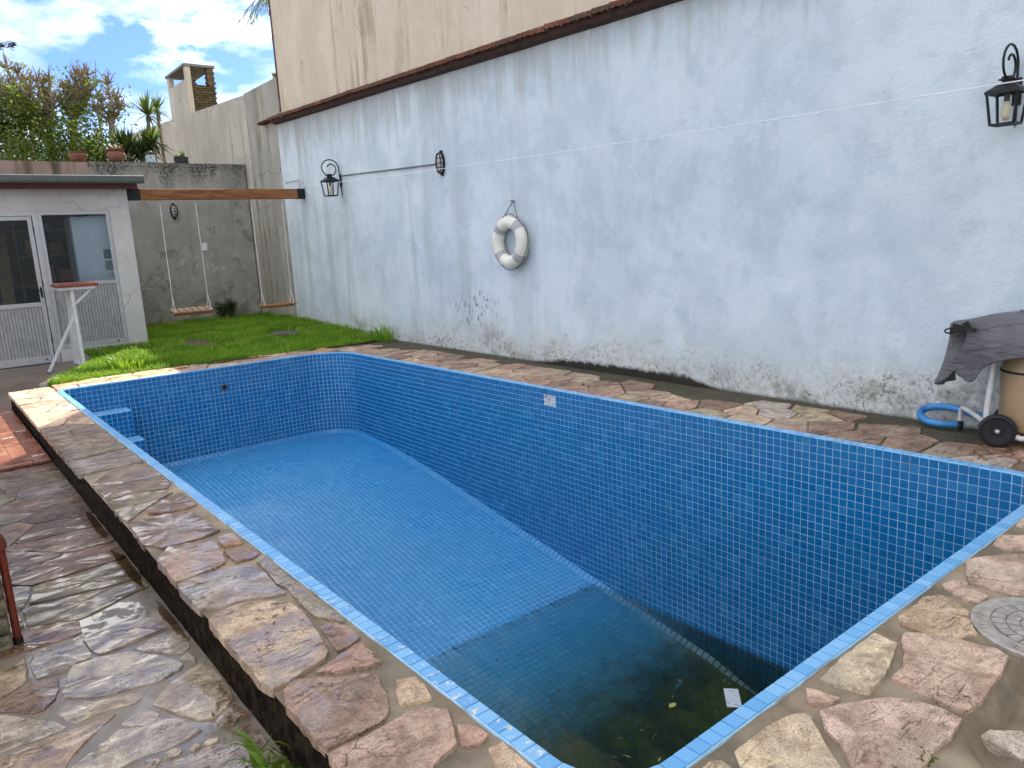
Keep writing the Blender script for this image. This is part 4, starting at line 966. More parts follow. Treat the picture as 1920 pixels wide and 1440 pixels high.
# ------------------------------------------------------------------ lawn
def lz(x, y): return 0.085*max(0, min(1, (y-9.6)/2.2)) + 0.012*nz(x*1.3, y*1.3)
terr = grid('terrace', 30, 60, lambda u, v: (-4.2+6.1*u, 9.34+5.34*v, -0.21+0.178*min(1, max(0, (5.34*v)/1.3))+0.003*nz(u*40, v*40)), M_TERR)
tag(terr, 'damp paved floor in front of the shed', kind='structure')
LEFT = [(1.02, 9.42), (1.13, 9.76), (1.67, 10.68), (1.75, 11.0), (1.76, 11.80)]
def left_x(y):
    for (xa, ya), (xb, yb) in zip(LEFT, LEFT[1:]):
        if ya <= y <= yb: return xa+(xb-xa)*(y-ya)/(yb-ya)
    return LEFT[0][0] if y < 9.42 else 2.62
tgr = Mt('turf_soil', 0.95, 0.1); nn = tgr.noise(8, 6, 0.65); tgr.col(tgr.mix(tgr.ramp(nn, 0.35, 0.65), (0.035, 0.045, 0.012), (0.07, 0.085, 0.02))); tgr.nrm(tgr.bump(nn, 0.8, 0.02))
def lawn_fn(u, v):
    y = 9.30+5.42*v; x0 = left_x(y) if y < 11.8 else 2.6; x1 = wallX(y)+0.12
    x = x0+(x1-x0)*u; return (x, y, lz(x, y))
lawn = grid('lawn', 50, 70, lawn_fn, tgr.m); tag(lawn, 'patch of green lawn under the swings', kind='structure')
b = MB(); g2 = random.Random(5)
PATCH = (3.14, 11.25); cnt = 0
def blade(b, x, y, z, h, w, a, lean):
    dx, dy = math.cos(a), math.sin(a); px, py = -dy*w/2, dx*w/2
    k = len(b.v); l1 = h*lean*0.35; l2 = h*lean
    b.v += [(x-px, y-py, z), (x+px, y+py, z), (x+dx*l1+px*.8, y+dy*l1+py*.8, z+h*0.6), (x+dx*l1-px*.8, y+dy*l1-py*.8, z+h*0.6), (x+dx*l2, y+dy*l2, z+h)]
    b.f += [(k, k+1, k+2, k+3), (k+3, k+2, k+4)]
while cnt < 52000:
    v = g2.random()**1.35; y = 9.36+5.32*v
    x0 = left_x(y) if y < 11.8 else 2.62; x1 = wallX(y)+0.02 if y < 12.72 else 5.40; x = g2.uniform(x0, x1)
    if y < far_edge(x)+0.0 and x < 4.4: continue
    if y < 9.35 or (x > 4.4 and y < 9.2): continue
    if ((x-PATCH[0])/0.16)**2+((y-PATCH[1])/0.42)**2 < 0.8+0.5*nz(x*9, y*9): continue
    if 4.18 < x < 4.60 and 10.72 < y < 11.45: continue
    d = nz(x*2.1, y*2.1); h = 0.045+0.025*d+g2.uniform(-.015, .02)
    if x > x1-0.15 or y > 14.45: h *= 1.7
    if x < left_x(y)+0.25 and y < 10.6: h *= 1.35
    if nz(x*1.1+7, y*1.3) > 0.22 and g2.random() < 0.5: continue
    blade(b, x, y, lz(x, y)-0.005, max(0.02, h), 0.007, g2.uniform(0, 6.28), g2.uniform(0.2, 0.9)); cnt += 1
tag(b.build('grass', M_GRASS), 'short green lawn grass under the swings', kind='stuff')
tag(grid('bare_earth', 14, 14, lambda u, v: (PATCH[0]-0.2+0.4*u, PATCH[1]-0.5+1.0*v, lz(PATCH[0]-0.2+0.4*u, PATCH[1]-0.5+v)+0.012*math.sin(math.pi*u)*math.sin(math.pi*v)+0.002), M_SOIL), 'worn patch of bare earth in the lawn under the left swing', kind='structure')
sl = MB().prism(organic([(4.20, 10.98), (4.40, 10.74), (4.58, 10.9), (4.56, 11.3), (4.36, 11.42), (4.2, 11.24)], 0.05, 0.008, 3), lz(4.4, 11)-0.01, lz(4.4, 11)+0.03).build('paving_slab', plain('dark_slab', (0.10, 0.075, 0.06), 0.85, var=0.3, bump=0.4))
tag(sl, 'dark stone slab lying in the lawn near the white wall', 'paving slab')
b = MB(); p = [(0.99, 9.47), (1.13, 9.75), (1.67, 10.67), (1.74, 11.0)]
q = [Vector((*a, 0.0)) for a in p]
for i in range(3): b.bar(q[i]+Vector((0, 0, -0.02)), q[i+1]+Vector((0, 0, -0.015)), 0.09, 0.09)
tag(b.build('lawn_edging', plain('mossy_concrete_edge', (0.28, 0.26, 0.18), 0.9, var=0.3, bump=0.5), bevel=0.01), 'mossy concrete edging strip between the shed floor and the lawn', kind='structure')
def tuft(name, label, x, y, z, n, h, spread, mat, seed, cat='plant', w=0.012):
    g = random.Random(seed); b = MB()
    for i in range(n):
        a = g.uniform(0, 6.28); r = spread*math.sqrt(g.random())
        blade(b, r*math.cos(a), r*math.sin(a), 0, h*g.uniform(0.5, 1.1), w, a+g.uniform(-.8, .8), g.uniform(0.2, 1.0))
    return tag(b.build(name, mat, loc=(x, y, z)), label, cat)
tuft('grass_tuft', 'tall tuft of grass against the foot of the white wall', 5.10, 9.25, 0.0, 90, 0.24, 0.16, M_GRASS, 3)
tuft('grass_tuft', 'bright leafy clump of weeds at the sunny corner of the lawn', 1.95, 9.98, 0.01, 160, 0.15, 0.22, M_GRASS, 4, w=0.016)

# ------------------------------------------------------------------ shed
YS = 11.8
shed = thing('shed', 'low flat roofed shed with aluminium and glass doors left of the lawn', 'shed', (0.8, 13.0, -0.03))
b = MB(); b.b2((2.365, YS, -0.05), (2.62, YS+0.16, 2.28)); b.b2((-3.0, YS+0.002, 1.985), (2.363, YS+0.158, 2.28)); b.b2((1.50, YS+0.004, -0.05), (2.363, YS+0.15, 0.145))
b.b2((-3.0, YS+0.003, -0.05), (-0.6, YS+0.157, 1.983))
b.build('front_wall', M_SHEDW, shed)
MB().b2((2.47, YS+0.162, -0.05), (2.618, 14.69, 2.28)).build('side_wall', M_SHEDW, shed)
MB().b2((-3.1, YS+0.17, -0.05), (-3.0, 14.69, 2.28)).build('side_wall', M_SHEDW, shed)
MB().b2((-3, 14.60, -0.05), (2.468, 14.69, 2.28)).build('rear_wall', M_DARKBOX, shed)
MB().b2((-3.2, 11.62, 2.282), (2.70, 14.68, 2.33)).build('roof', plain('roof_deck', (0.10, 0.05, 0.035), 0.8), shed)
MB().b2((-3.2, 11.585, 2.255), (2.72, 11.617, 2.335)).build('fascia', plain('red_brown_fascia', (0.095, 0.030, 0.018), 0.7), shed)
M_GUT = plain('grey_green_gutter', (0.11, 0.125, 0.115), 0.45, 0.2, var=0.1)
for (x0, x1) in ((-3.2, 1.75), (1.755, 2.79)):
    b = MB()
    prof = [(11.58, 2.325), (11.46, 2.325), (11.445, 2.35), (11.44, 2.415), (11.455, 2.425), (11.455, 2.41), (11.565, 2.41), (11.58, 2.40)]
    for x in (x0, x1): b.v += [(x, y, z) for y, z in prof]
    n = len(prof); b.f += [(i, (i+1) % n, n+(i+1) % n, n+i) for i in range(n)]+[tuple(range(n))[::-1], tuple(range(n, 2*n))]
    b.build('gutter', M_GUT, shed)
def frame_rect(name, x0, x1, z0, z1, y, w, dpt, mat, parent, zb_=None):
    b = MB(); zb_ = zb_ or w
    b.b2((x0, y-dpt/2, z0), (x0+w, y+dpt/2, z1)); b.b2((x1-w, y-dpt/2, z0), (x1, y+dpt/2, z1))
    b.b2((x0+w, y-dpt/2, z1-w), (x1-w, y+dpt/2, z1)); b.b2((x0+w, y-dpt/2, z0), (x1-w, y+dpt/2, z0+zb_))
    return b.build(name, mat, parent, bevel=0.003)
def ribbed(name, x0, x1, z0, z1, y, parent, pitch=0.038):
    b = MB(); n = int((x1-x0)/pitch)*4
    for i in range(n+1):
        x = x0+(x1-x0)*i/n; d = (0, 0.0, 0.009, 0.009)[i % 4]; b.v += [(x, y-d, z0), (x, y-d, z1)]
    for i in range(n): b.f.append((2*i, 2*i+2, 2*i+3, 2*i+1))
    return b.build(name, M_ALUR, parent)
# door leaf on the left, fixed glazed panel on the right
yd = YS+0.03
MB().b2((1.435, yd-0.035, -0.03), (1.495, yd+0.05, 1.984)).build('door_post', M_ALU, shed, bevel=0.003)
MB().b2((-0.6, yd-0.03, 1.93), (1.434, yd+0.05, 1.984)).build('door_head', M_ALU, shed)
door = frame_rect('door', 0.50, 1.425, -0.022, 1.925, yd, 0.05, 0.045, M_ALU, shed, 0.10)
MB().b2((0.551, yd-0.022, 0.745), (1.374, yd+0.022, 0.80)).build('mid_rail', M_ALU, door)
ribbed('ribbed_panel', 0.551, 1.374, 0.079, 0.744, yd, door)
b = MB(); b.box((1.40, yd-0.026, 0.93), (0.026, 0.006, 0.14)); b.tube([(1.40, yd-0.03, 0.96), (1.40, yd-0.065, 0.96), (1.31, yd-0.065, 0.955)], 0.008, 8); b.build('handle', M_BLACK, door)
for hz in (0.25, 1.0, 1.7): MB().tube([(1.43, yd-0.03, hz), (1.43, yd-0.03, hz+0.08)], 0.009, 8).build('hinge', M_BLACK, door)
MB().b2((0.551, yd-0.003, 0.801), (1.374, yd+0.003, 1.874)).build('glass', M_GLASS, door)
MB().lathe([(0.012, 0), (0.012, 0.01), (0.008, 0.014)], 12, (1.33, yd-0.023, 0.03), Matrix.Rotation(R(90), 3, 'X')).build('bolt', M_BLACK, door)
door2 = frame_rect('door', -0.45, 0.49, -0.022, 1.925, yd, 0.05, 0.045, M_ALU, shed, 0.10)
MB().b2((-0.399, yd-0.022, 0.745), (0.439, yd+0.022, 0.80)).build('mid_rail', M_ALU, door2)
ribbed('ribbed_panel', -0.399, 0.439, 0.079, 0.744, yd, door2)
MB().b2((-0.399, yd-0.003, 0.801), (0.439, yd+0.003, 1.874)).build('glass', M_GLASS, door2)
win = frame_rect('window', 1.496, 2.362, 0.147, 1.984, yd, 0.048, 0.05, M_ALU, shed, 0.055)
MB().b2((1.545, yd-0.022, 0.985), (2.313, yd+0.022, 1.035)).build('mid_rail', M_ALU, win)
ribbed('ribbed_panel', 1.545, 2.313, 0.203, 0.984, yd, win)
MB().b2((1.545, yd-0.003, 1.036), (2.313, yd+0.003, 1.935)).build('glass', M_GLASS, win)
MB().lathe([(0.012, 0), (0.012, 0.01), (0.008, 0.014)], 12, (2.24, yd-0.026, 0.175), Matrix.Rotation(R(90), 3, 'X')).build('bolt', M_BLACK, win)
# contents seen through the glass
fr = thing('refrigerator', 'white refrigerator behind the right shed window with paper notes on its door', 'refrigerator', (2.14, 12.25, -0.03))
MB().b2((1.90, 12.05, -0.03), (2.40, 12.55, 1.93)).build('cabinet', plain('fridge_white', (0.74, 0.78, 0.83), 0.35, var=0.03), fr, bevel=0.012)
MB().b2((1.905, 12.015, 0.62), (2.395, 12.047, 1.92)).build('door', plain('fridge_door', (0.78, 0.82, 0.88), 0.3, var=0.03), fr, bevel=0.008)
for (z, a) in ((1.33, (0.18, 0.2, 0.2)), (1.17, (0.35, 0.36, 0.33))):
    MB().b2((2.255, 12.011, z), (2.365, 12.0149, z+0.13)).build('paper_note', plain('printed_note', a, 0.7, var=0.5, sc=60), fr)
sh = thing('shelf_unit', 'dark wooden shelf unit stacked with boxes inside the shed', 'shelf', (1.3, 14.2, -0.03))
for z in (0.5, 0.95, 1.4, 1.8): MB().b2((0.6, 13.9, z), (2.2, 14.4, z+0.03)).build('shelf', M_BROWNS, sh)
for x in (0.6, 1.4, 2.17): MB().b2((x, 13.88, -0.03), (x+0.03, 13.899, 1.95)).build('upright', M_BROWNS, sh)
g3 = random.Random(9)
for i, (x, z, w, h, cl) in enumerate([(1.55, 1.43, 0.25, 0.26, (0.30, 0.17, 0.07)), (1.85, 1.43, 0.2, 0.2, (0.22, 0.10, 0.05)), (1.6, 0.98, 0.28, 0.3, (0.26, 0.15, 0.07)), (1.95, 0.98, 0.2, 0.22, (0.4, 0.1, 0.06)), (0.8, 0.98, 0.3, 0.34, (0.20, 0.12, 0.06)), (1.15, 0.98, 0.2, 0.22, (0.12, 0.12, 0.13)), (0.7, 1.43, 0.3, 0.2, (0.25, 0.16, 0.09)), (1.75, 1.83, 0.18, 0.1, (0.10, 0.16, 0.30))]):
    tag(MB().b2((x, 13.95, z+0.002), (x+w, 14.3, z+h)).build('box', plain('box_card', cl, 0.8, var=0.2), bevel=0.006),
        ['brown cardboard box on the shelf behind the shed window beside a smaller darker one', 'small dark brown box next to the fridge on the upper shelf', 'wide tan box on the middle shelf behind the shed window', 'red box on the middle shelf beside the fridge', 'brown box on the middle shelf behind the left shed door', 'grey box on the middle shelf behind the left shed door', 'flat brown box on the upper shelf behind the left shed door', 'small blue box on top of the shelf unit in the shed'][i], 'box')
ld = thing('plank', 'tall tan plank leaning inside the shed behind the left door glass', 'plank', (1.05, 13.3, -0.03))
MB().bar((1.10, 12.9, -0.03), (1.22, 13.85, 1.85), 0.16, 0.03).build('board', plain('plank_wood', (0.30, 0.19, 0.09), 0.7, var=0.25), ld)

# ------------------------------------------------------------------ swing beam and swings
bm = thing('swing_beam', 'long varnished timber beam between the shed and the white wall holding the swings', 'beam', (4.0, 11.9, 2.2))
MB().b2((2.80, 11.83, 2.125), (5.16, 11.95, 2.275)).build('beam', M_BEAM, bm, bevel=0.006)
for (x0, x1) in ((2.622, 2.80), (5.16, 5.283)):
    MB().b2((x0, 11.826, 2.121), (x1, 11.954, 2.279)).build('steel_shoe', M_BLACK, bm)
for x in (3.07, 3.57, 4.37, 4.87):
    b = MB(); b.tube([(x+0.022*math.cos(a), 11.9, 2.098+0.022*math.sin(a)) for a in [i*math.pi/5 for i in range(11)]], 0.005, 6); b.build('eye_bolt', M_ALU, bm)
def swing(xc, z, w, label, slats):
    s = thing('swing', label, 'swing', (xc, 11.9, z), group='rope swings hanging from the beam')
    TM = Matrix.Rotation(R(13), 3, 'X')
    if slats:
        for i in range(6):
            x = -w/2+w*(i+0.5)/6; MB().box((x, 0, 0.012), (w/6-0.016, 0.21, 0.02), TM).build('slat', M_SLAT, s, world=False, bevel=0.003)
        for y in (-0.085, 0.085): MB().box((0, y*0.97, -0.016+y*0.225), (w, 0.03, 0.036), TM).build('rail', M_BEAM, s, world=False, bevel=0.003)
    else:
        MB().box((0, 0, 0.0), (w, 0.20, 0.028)).build('seat', M_ORANGEW, s, world=False, bevel=0.004)
        for y in (-0.06, 0.06): MB().box((0, y, -0.024), (w*0.9, 0.03, 0.02)).build('rail', M_BEAM, s, world=False)
    for sx in (-1, 1):
        x = sx*(w/2-0.035); xt = sx*0.25; T = 2.085-z
        pts = [(xt+(x-xt)*k/10, 0, T+(0.22-T)*k/10) for k in range(11)]
        b = MB(); b.tube(pts, 0.0055, 6)
        b.tube([(x, 0, 0.22), (x, -0.085, -0.005)], 0.0055, 6); b.tube([(x, 0, 0.22), (x, 0.085, 0.03 if slats else 0.01)], 0.0055, 6)
        for k in range(5): zz = T-0.03-k*0.035; b.lathe([(0.006, -0.012), (0.012, 0), (0.006, 0.012)], 8, (xt, 0, zz))
        b.build('rope', M_ROPE, s, world=False)
    return s
swing(3.315, 0.49, 0.585, 'swing with a pale slatted wooden seat, nearer the shed', True)
swing(4.655, 0.455, 0.56, 'swing with a plain orange board seat beside the white wall', False)

# ------------------------------------------------------------------ wall fittings
def lantern(name, label, y, z):
    L = thing(name, label, 'wall lantern', (wallX(y)+0.004, y, z), group='wrought iron wall lanterns')
    MB().box((-0.012, 0, 0), (0.022, 0.055, 0.18)).build('wall_plate', M_BLACK, L, world=False, bevel=0.003)
    b = MB(); pts = [(-0.022, 0, 0.03), (-0.03, 0, 0.10)]
    cx, cz = -0.165, 0.165
    for i in range(0, 27):
        a = R(-8)+i*R(20); rad = 0.135 if a < R(180) else 0.135-(a-R(180))/R(330)*0.085
        pts.append((cx+rad*math.cos(a), 0, cz+rad*math.sin(a)*0.92))
    b.tube(pts, 0.0085, 8); b.tube([(-0.02, 0, -0.07), (-0.008, 0, -0.19), (-0.012, 0, -0.235)], [0.008, 0.007, 0.003], 8)
    b.build('scroll_arm', M_BLACK, L, world=False, smooth=50)
    bx = -0.19; q = Matrix.Identity(3); s4 = 2**0.5; rt_ = R(45)
    b = MB(); b.lathe([(0.03*s4, 0.085), (0.03*s4, 0.075), (0.045*s4, 0.068), (0.045*s4, 0.062), (0.026*s4, 0.058), (0.026*s4, 0.048), (0.04*s4, 0.044)], 4, (bx, 0, 0), None, rt_)
    b.build('finial', M_BLACK, L, world=False)
    MB().lathe([(0.036*s4, 0.044), (0.104*s4, -0.008), (0.104*s4, -0.026), (0.09*s4, -0.026), (0.03*s4, 0.03)], 4, (bx, 0, 0), None, rt_).build('hood', M_BLACK, L, world=False)
    b = MB(); t0, t1, z0, z1 = 0.092, 0.070, -0.026, -0.222
    for sx in (-1, 1):
        for sy in (-1, 1): b.bar((bx+sx*t0, sy*t0, z0), (bx+sx*t1, sy*t1, z1), 0.014)
    for a, c in (((-1, -1), (1, -1)), ((1, -1), (1, 1)), ((1, 1), (-1, 1)), ((-1, 1), (-1, -1))):
        b.bar((bx+a[0]*t1, a[1]*t1, z1), (bx+c[0]*t1, c[1]*t1, z1), 0.014)
    b.bar((bx, -t1, z1), (bx, t1, z1), 0.016); b.build('cage', M_BLACK, L, world=False)
    MB().lathe([(0.018, -0.024), (0.018, -0.07), (0.021, -0.075)], 12, (bx, 0, 0)).build('lamp_socket', plain('socket', (0.10, 0.09, 0.08), 0.5), L, world=False, smooth=40)
    MB().lathe([(0.020, -0.076), (0.026, -0.11), (0.030, -0.15), (0.026, -0.18), (0.012, -0.198)], 14, (bx, 0, 0)).build('bulb', plain('frosted_bulb', (0.60, 0.56, 0.36), 0.3, var=0.05), L, world=False, smooth=60)
    return L
lantern('wall_lantern', 'black scroll arm lantern on the white wall beside the swing beam', 10.44, 2.285)
lantern('wall_lantern', 'large looking black scroll arm lantern at the right edge of the white wall', 1.645, 1.965).scale = (0.82, 0.82, 0.82)
def bulkhead(label, M3, loc):
    L = thing('bulkhead_lamp', label, 'wall lamp', loc, group='oval caged bulkhead lamps')
    def ell(k, sx, sy, n=18): return [(sx*math.cos(2*math.pi*i/n), sy*math.sin(2*math.pi*i/n), k) for i in range(n)]
    def T(pts): return [tuple(M3 @ Vector(p)) for p in pts]
    def dome(b, rings):
        n = 18
        for k, sx, sy in rings: b.v += T(ell(k, sx, sy))
        for i in range(len(rings)-1):
            for j in range(n): j2 = (j+1) % n; b.f.append((i*n+j, i*n+j2, (i+1)*n+j2, (i+1)*n+j))
        b.f.append(tuple((len(rings)-1)*n+j for j in range(n))); return b
    dome(MB(), [(0, 0.062, 0.125), (0.03, 0.062, 0.125), (0.034, 0.052, 0.112)]).build('base', M_BLACK, L, world=False, smooth=40)
    dome(MB(), [(0.034, 0.048, 0.105), (0.06, 0.044, 0.10), (0.08, 0.03, 0.075), (0.086, 0.012, 0.03)]).build('diffuser', plain('ribbed_glass', (0.42, 0.40, 0.37), 0.15, var=0.3, sc=20), L, world=False, smooth=60)
    b = MB(); b.tube(T(ell(0.066, 0.056, 0.116)), 0.005, 6, closed=True)
    b.tube(T([(0, 0.125*math.cos(a), 0.03+0.066*math.sin(a)) for a in [i*math.pi/10 for i in range(11)]]), 0.005, 6)
    for y in (-0.055, 0.0, 0.055): b.tube(T([(0.058*math.cos(a)*(1-0.15*abs(y)/0.055), y, 0.03+0.062*math.sin(a)) for a in [i*math.pi/8 for i in range(9)]]), 0.0045, 6)
    b.build('cage', M_BLACK, L, world=False)
    b = MB()
    for s in (-1, 1): b.v += T([]); b.add(T([(x, s*0.125+y, z) for x in (-.018, .018) for y in (-.02, .02) for z in (0, .03)]), [(0, 1, 3, 2), (4, 6, 7, 5), (0, 4, 5, 1), (2, 3, 7, 6), (0, 2, 6, 4), (1, 5, 7, 3)])
    b.build('lug', M_BLACK, L, world=False)
bulkhead('black oval caged lamp on the white wall joined to the lantern by a conduit', Matrix(((0, 0, -1), (-1, 0, 0), (0, 1, 0))), (wallX(7.65)+0.002, 7.65, 2.225))
bulkhead('black oval caged lamp on the grey wall between the swing ropes', Matrix(((1, 0, 0), (0, 0, -1), (0, 1, 0))), (4.0, 14.70, 2.115))
b = MB(); b.tube([(wallX(10.40)-0.012, 10.40, 2.345), (wallX(9)-0.012, 9.0, 2.282), (wallX(7.72)-0.012, 7.72, 2.228)], 0.0095, 8)
tag(b.build('conduit', M_PIPE, smooth=60), 'thin grey conduit along the white wall from lantern to oval lamp', 'conduit')
MBb = MB().b2((4.42, 14.685, 1.385), (4.515, 14.699, 1.53)); tag(MBb.build('switch_plate', M_WHITEP, bevel=0.004), 'small white switch plate on the grey garden wall', 'switch plate')
# life ring
yr = 6.32; lr = thing('life_ring', 'cream life ring with grey bands hanging on the white wall', 'life ring', (wallX(yr)-0.075, yr, 1.27))
def torus(b, Rm, r, a0, a1, n=40, m=14, ex=0.0):
    pts = [(0, Rm*math.cos(a0+(a1-a0)*i/n), Rm*math.sin(a0+(a1-a0)*i/n)) for i in range(n+1)]
    full = abs(a1-a0) > 6.28
    b.tube(pts[:-1] if full else pts, r, m, closed=full)
b = MB(); torus(b, 0.206, 0.067, 0, 2*math.pi, 56, 16); b.build('ring', M_RING, lr, world=False, smooth=60)
for a in (45, 135, 225, 315):
    b = MB(); torus(b, 0.206, 0.070, R(a-11), R(a+11), 8, 16); b.build('band', M_BAND, lr, world=False, smooth=60)
b = MB(); hk = (0.055, -0.02, 0.425)
b.tube([(0.0, 0.155, 0.205), hk, (0.0, -0.155, 0.205)], 0.0055, 6); b.build('cord', M_CORD, lr, world=False)
b = MB()
for a in range(4):
    b.tube([(0.01*math.sin(j), (0.277+0.018*math.sin(math.pi*j/6))*math.cos(R(45+90*a+90*j/6)), (0.277+0.018*math.sin(math.pi*j/6))*math.sin(R(45+90*a+90*j/6))) for j in range(7)], 0.005, 6)
b.build('grab_line', M_CORD, lr, world=False)
tag(MB().lathe([(0.006, 0), (0.006, 0.06), (0.010, 0.065)], 8, (wallX(yr)+0.004, yr-0.02, 1.695), Matrix.Rotation(R(-90), 3, 'Y')).build('nail', M_PIPE), 'nail in the white wall holding the life ring cord', 'nail')
# clothes line and its bracket
b = MB(); b.tube([(5.29, 12.6, 2.44), (5.20, 11.83, 2.41)], 0.006, 6); b.tube([(5.20, 11.83, 2.43), (5.20, 11.83, 2.28)], 0.005, 6)
tag(b.build('line_bracket', M_PIPE), 'thin metal bracket above the beam end at the white wall', 'bracket')
b = MB(); P0 = Vector((5.20, 11.82, 2.315)); P1 = Vector((4.362, -0.6, 1.905)); pts = []
for i in range(41):
    t = i/40; p = P0+(P1-P0)*t; p.z -= 0.05*4*t*(1-t); pts.append(p)
b.tube(pts, 0.0032, 6); tag(b.build('clothes_line', plain('white_line', (0.8, 0.8, 0.8), 0.5)), 'white clothes line stretched along the white wall', 'clothes line')

# ------------------------------------------------------------------ manhole cover
mh = thing('manhole_cover', 'round grey metal manhole cover with a ring and spoke pattern set among the stones', 'manhole cover', (2.642, 0.66, -0.012))
tm = Mt('worn_cast_metal', 0.55, 0.5, 0.35); nn = tm.noise(30, 5, 0.65); tm.col(tm.mix(tm.ramp(nn, 0.35, 0.65), (0.34, 0.31, 0.27), (0.50, 0.46, 0.41))); tm.nrm(tm.bump(nn, 0.25, 0.004)); M_CAST = tm.m
MB().lathe([(0.219, -0.03), (0.219, 0.010), (0.214, 0.014), (0.165, 0.014), (0.162, 0.008), (0.0, 0.008)], 64, (0, 0, 0)).build('disc', M_CAST, mh, world=False, smooth=30)
def sector(b, r0, r1, a0, a1, z0, z1, n=4):
    k = len(b.v)
    for i in range(n+1):
        a = a0+(a1-a0)*i/n
        for r, z in ((r0, z0), (r0, z1), (r1, z1), (r1, z0)): b.v.append((r*math.cos(a), r*math.sin(a), z))
    for i in range(n):
        q = k+4*i; b.f += [(q, q+1, q+5, q+4), (q+1, q+2, q+6, q+5), (q+2, q+3, q+7, q+6)]
    b.f += [(k, k+3, k+2, k+1), (k+4*n, k+4*n+1, k+4*n+2, k+4*n+3)]
for r0, r1, m in ((0.020, 0.046, 6), (0.050, 0.080, 12), (0.084, 0.118, 18), (0.122, 0.158, 24)):
    for i in range(m):
        a = 2*math.pi*i/m; g = 0.0022/r0; b = MB(); sector(b, r0, r1, a+g, a+2*math.pi/m-g, 0.0085, 0.0145)
        b.build('raised_pad', M_CAST, mh, world=False)
# worn raised marks round the rim
b = MB()
for i in range(6): sector(b, 0.182, 0.200, R(100+5*i), R(102.5+5*i), 0.0145, 0.0165, 1)
sector(b, 0.180, 0.184, R(168), R(178), 0.0145, 0.0165, 3); sector(b, 0.196, 0.200, R(168), R(178), 0.0145, 0.0165, 3); sector(b, 0.180, 0.200, R(166.5), R(168), 0.0145, 0.0165, 1)
b.build('raised_mark', M_CAST, mh, world=False)
# ------------------------------------------------------------------ red pipe and stone pier
M_REDP = plain('red_painted_pipe', (0.17, 0.030, 0.016), 0.35, var=0.15)
rp_ = thing('red_pipe', 'red painted water pipe with an elbow standing at the stone pier', 'pipe', (0.125, 3.46, -0.2))
MB().tube([(0, 0, 0.02), (0, 0, 0.425)], 0.0145, 12).build('riser_pipe', M_REDP, rp_, world=False, smooth=50)
pts = [(0, 0, 0.425)]+[(-0.045+0.045*math.cos(R(a)), 0, 0.435+0.045*math.sin(R(a))) for a in range(0, 91, 15)]+[(-0.075, 0, 0.48)]
MB().tube(pts, 0.0205, 12).build('elbow', M_REDP, rp_, world=False, smooth=50)
MB().tube([(0, 0, 0.408), (0, 0, 0.436)], 0.0225, 12).build('collar', M_REDP, rp_, world=False, smooth=40)
MB().tube([(-0.07, 0, 0.48), (-0.6, 0.02, 0.48)], 0.0145, 12).build('side_pipe', M_REDP, rp_, world=False, smooth=50)
MB().tube([(0, 0, 0.0), (0, 0, 0.03)], 0.018, 12).build('foot', M_RUBBER, rp_, world=False)
pr = thing('stone_pier', 'low rough stone pier at the left edge behind the red pipe', 'pier', (-0.2, 3.75, -0.2)); PXO = 0.042
tp = Mt('mossy_pier_stone', 0.9, 0.3); nn = tp.noise(12, 6, 0.7); tp.col(tp.mix(tp.ramp(nn, 0.35, 0.65), (0.05, 0.045, 0.03), (0.24, 0.21, 0.14))); tp.nrm(tp.bump(nn, 1.0, 0.02)); M_PIER = tp.m
MB().b2((-0.55, 3.44, -0.2), (0.05+PXO, 4.3, 0.20)).build('mortar_core', M_PIER, pr)
z = -0.2; r = 0
while z < 0.2:
    h = 0.075+0.03*nz(r*3, 1); y = 3.41
    while y < 4.28:
        w = 0.20+0.08*nz(r*2.1, y*3); d = 0.018*nz(r*5, y*7)
        MB().b2((-0.2, y, z), (0.066+PXO+0.5*d, min(y+w-0.012, 4.3), z+h-0.012)).build('stone', M_PIER, pr, bevel=0.014); y += w
    x = -0.55
    while x < -0.21: MB().b2((x, 3.41+0.01*nz(x*9, r), z), (min(x+0.17, -0.205), 3.6, z+h-0.012)).build('stone', M_PIER, pr, bevel=0.014); x += 0.18
    z += h; r += 1
MB().b2((-0.58, 3.40, z), (0.075+PXO, 4.32, z+0.05)).build('cap_stone', M_PIER, pr, bevel=0.015)
# ------------------------------------------------------------------ red tiled platform
rd = thing('tiled_platform', 'low platform of glossy red clay tiles with small patterned inserts beside the deck', 'platform', (0.0, 7.9, -0.21))
tt = Mt('glossy_red_tile', 0.22, 0.5); nn = tt.noise(6, 5, 0.6); cc = tt.mix(tt.orand(), (0.21, 0.075, 0.042), (0.29, 0.115, 0.068)); tt.col(tt.mix(tt.ramp(nn, 0.5, 0.7, 0, 0.5), cc, (0.34, 0.18, 0.12)))
tt.rough(tt.ramp(nn, 0.3, 0.7, 0.12, 0.4)); M_RED = tt.m
MB().b2((-1.3, 6.60, -0.214), (0.652, 9.30, -0.178)).build('bed', M_MORTW, rd)
mt_ = bpy.data.meshes.new('tile'); b = MB().box((0, 0, 0), (0.112, 0.226, 0.014)); mt_.from_pydata(b.v, [], b.f); mt_.materials.append(M_RED)
mi = bpy.data.meshes.new('insert'); b = MB().box((0, 0, 0), (0.08, 0.034, 0.003)); mi.from_pydata(b.v, [], b.f)
ti = Mt('blue_white_insert', 0.25); ti.col(ti.mix(ti.ramp(ti.voro(70), 0.25, 0.4), (0.10, 0.14, 0.20), (0.62, 0.60, 0.55))); mi.materials.append(ti.m)
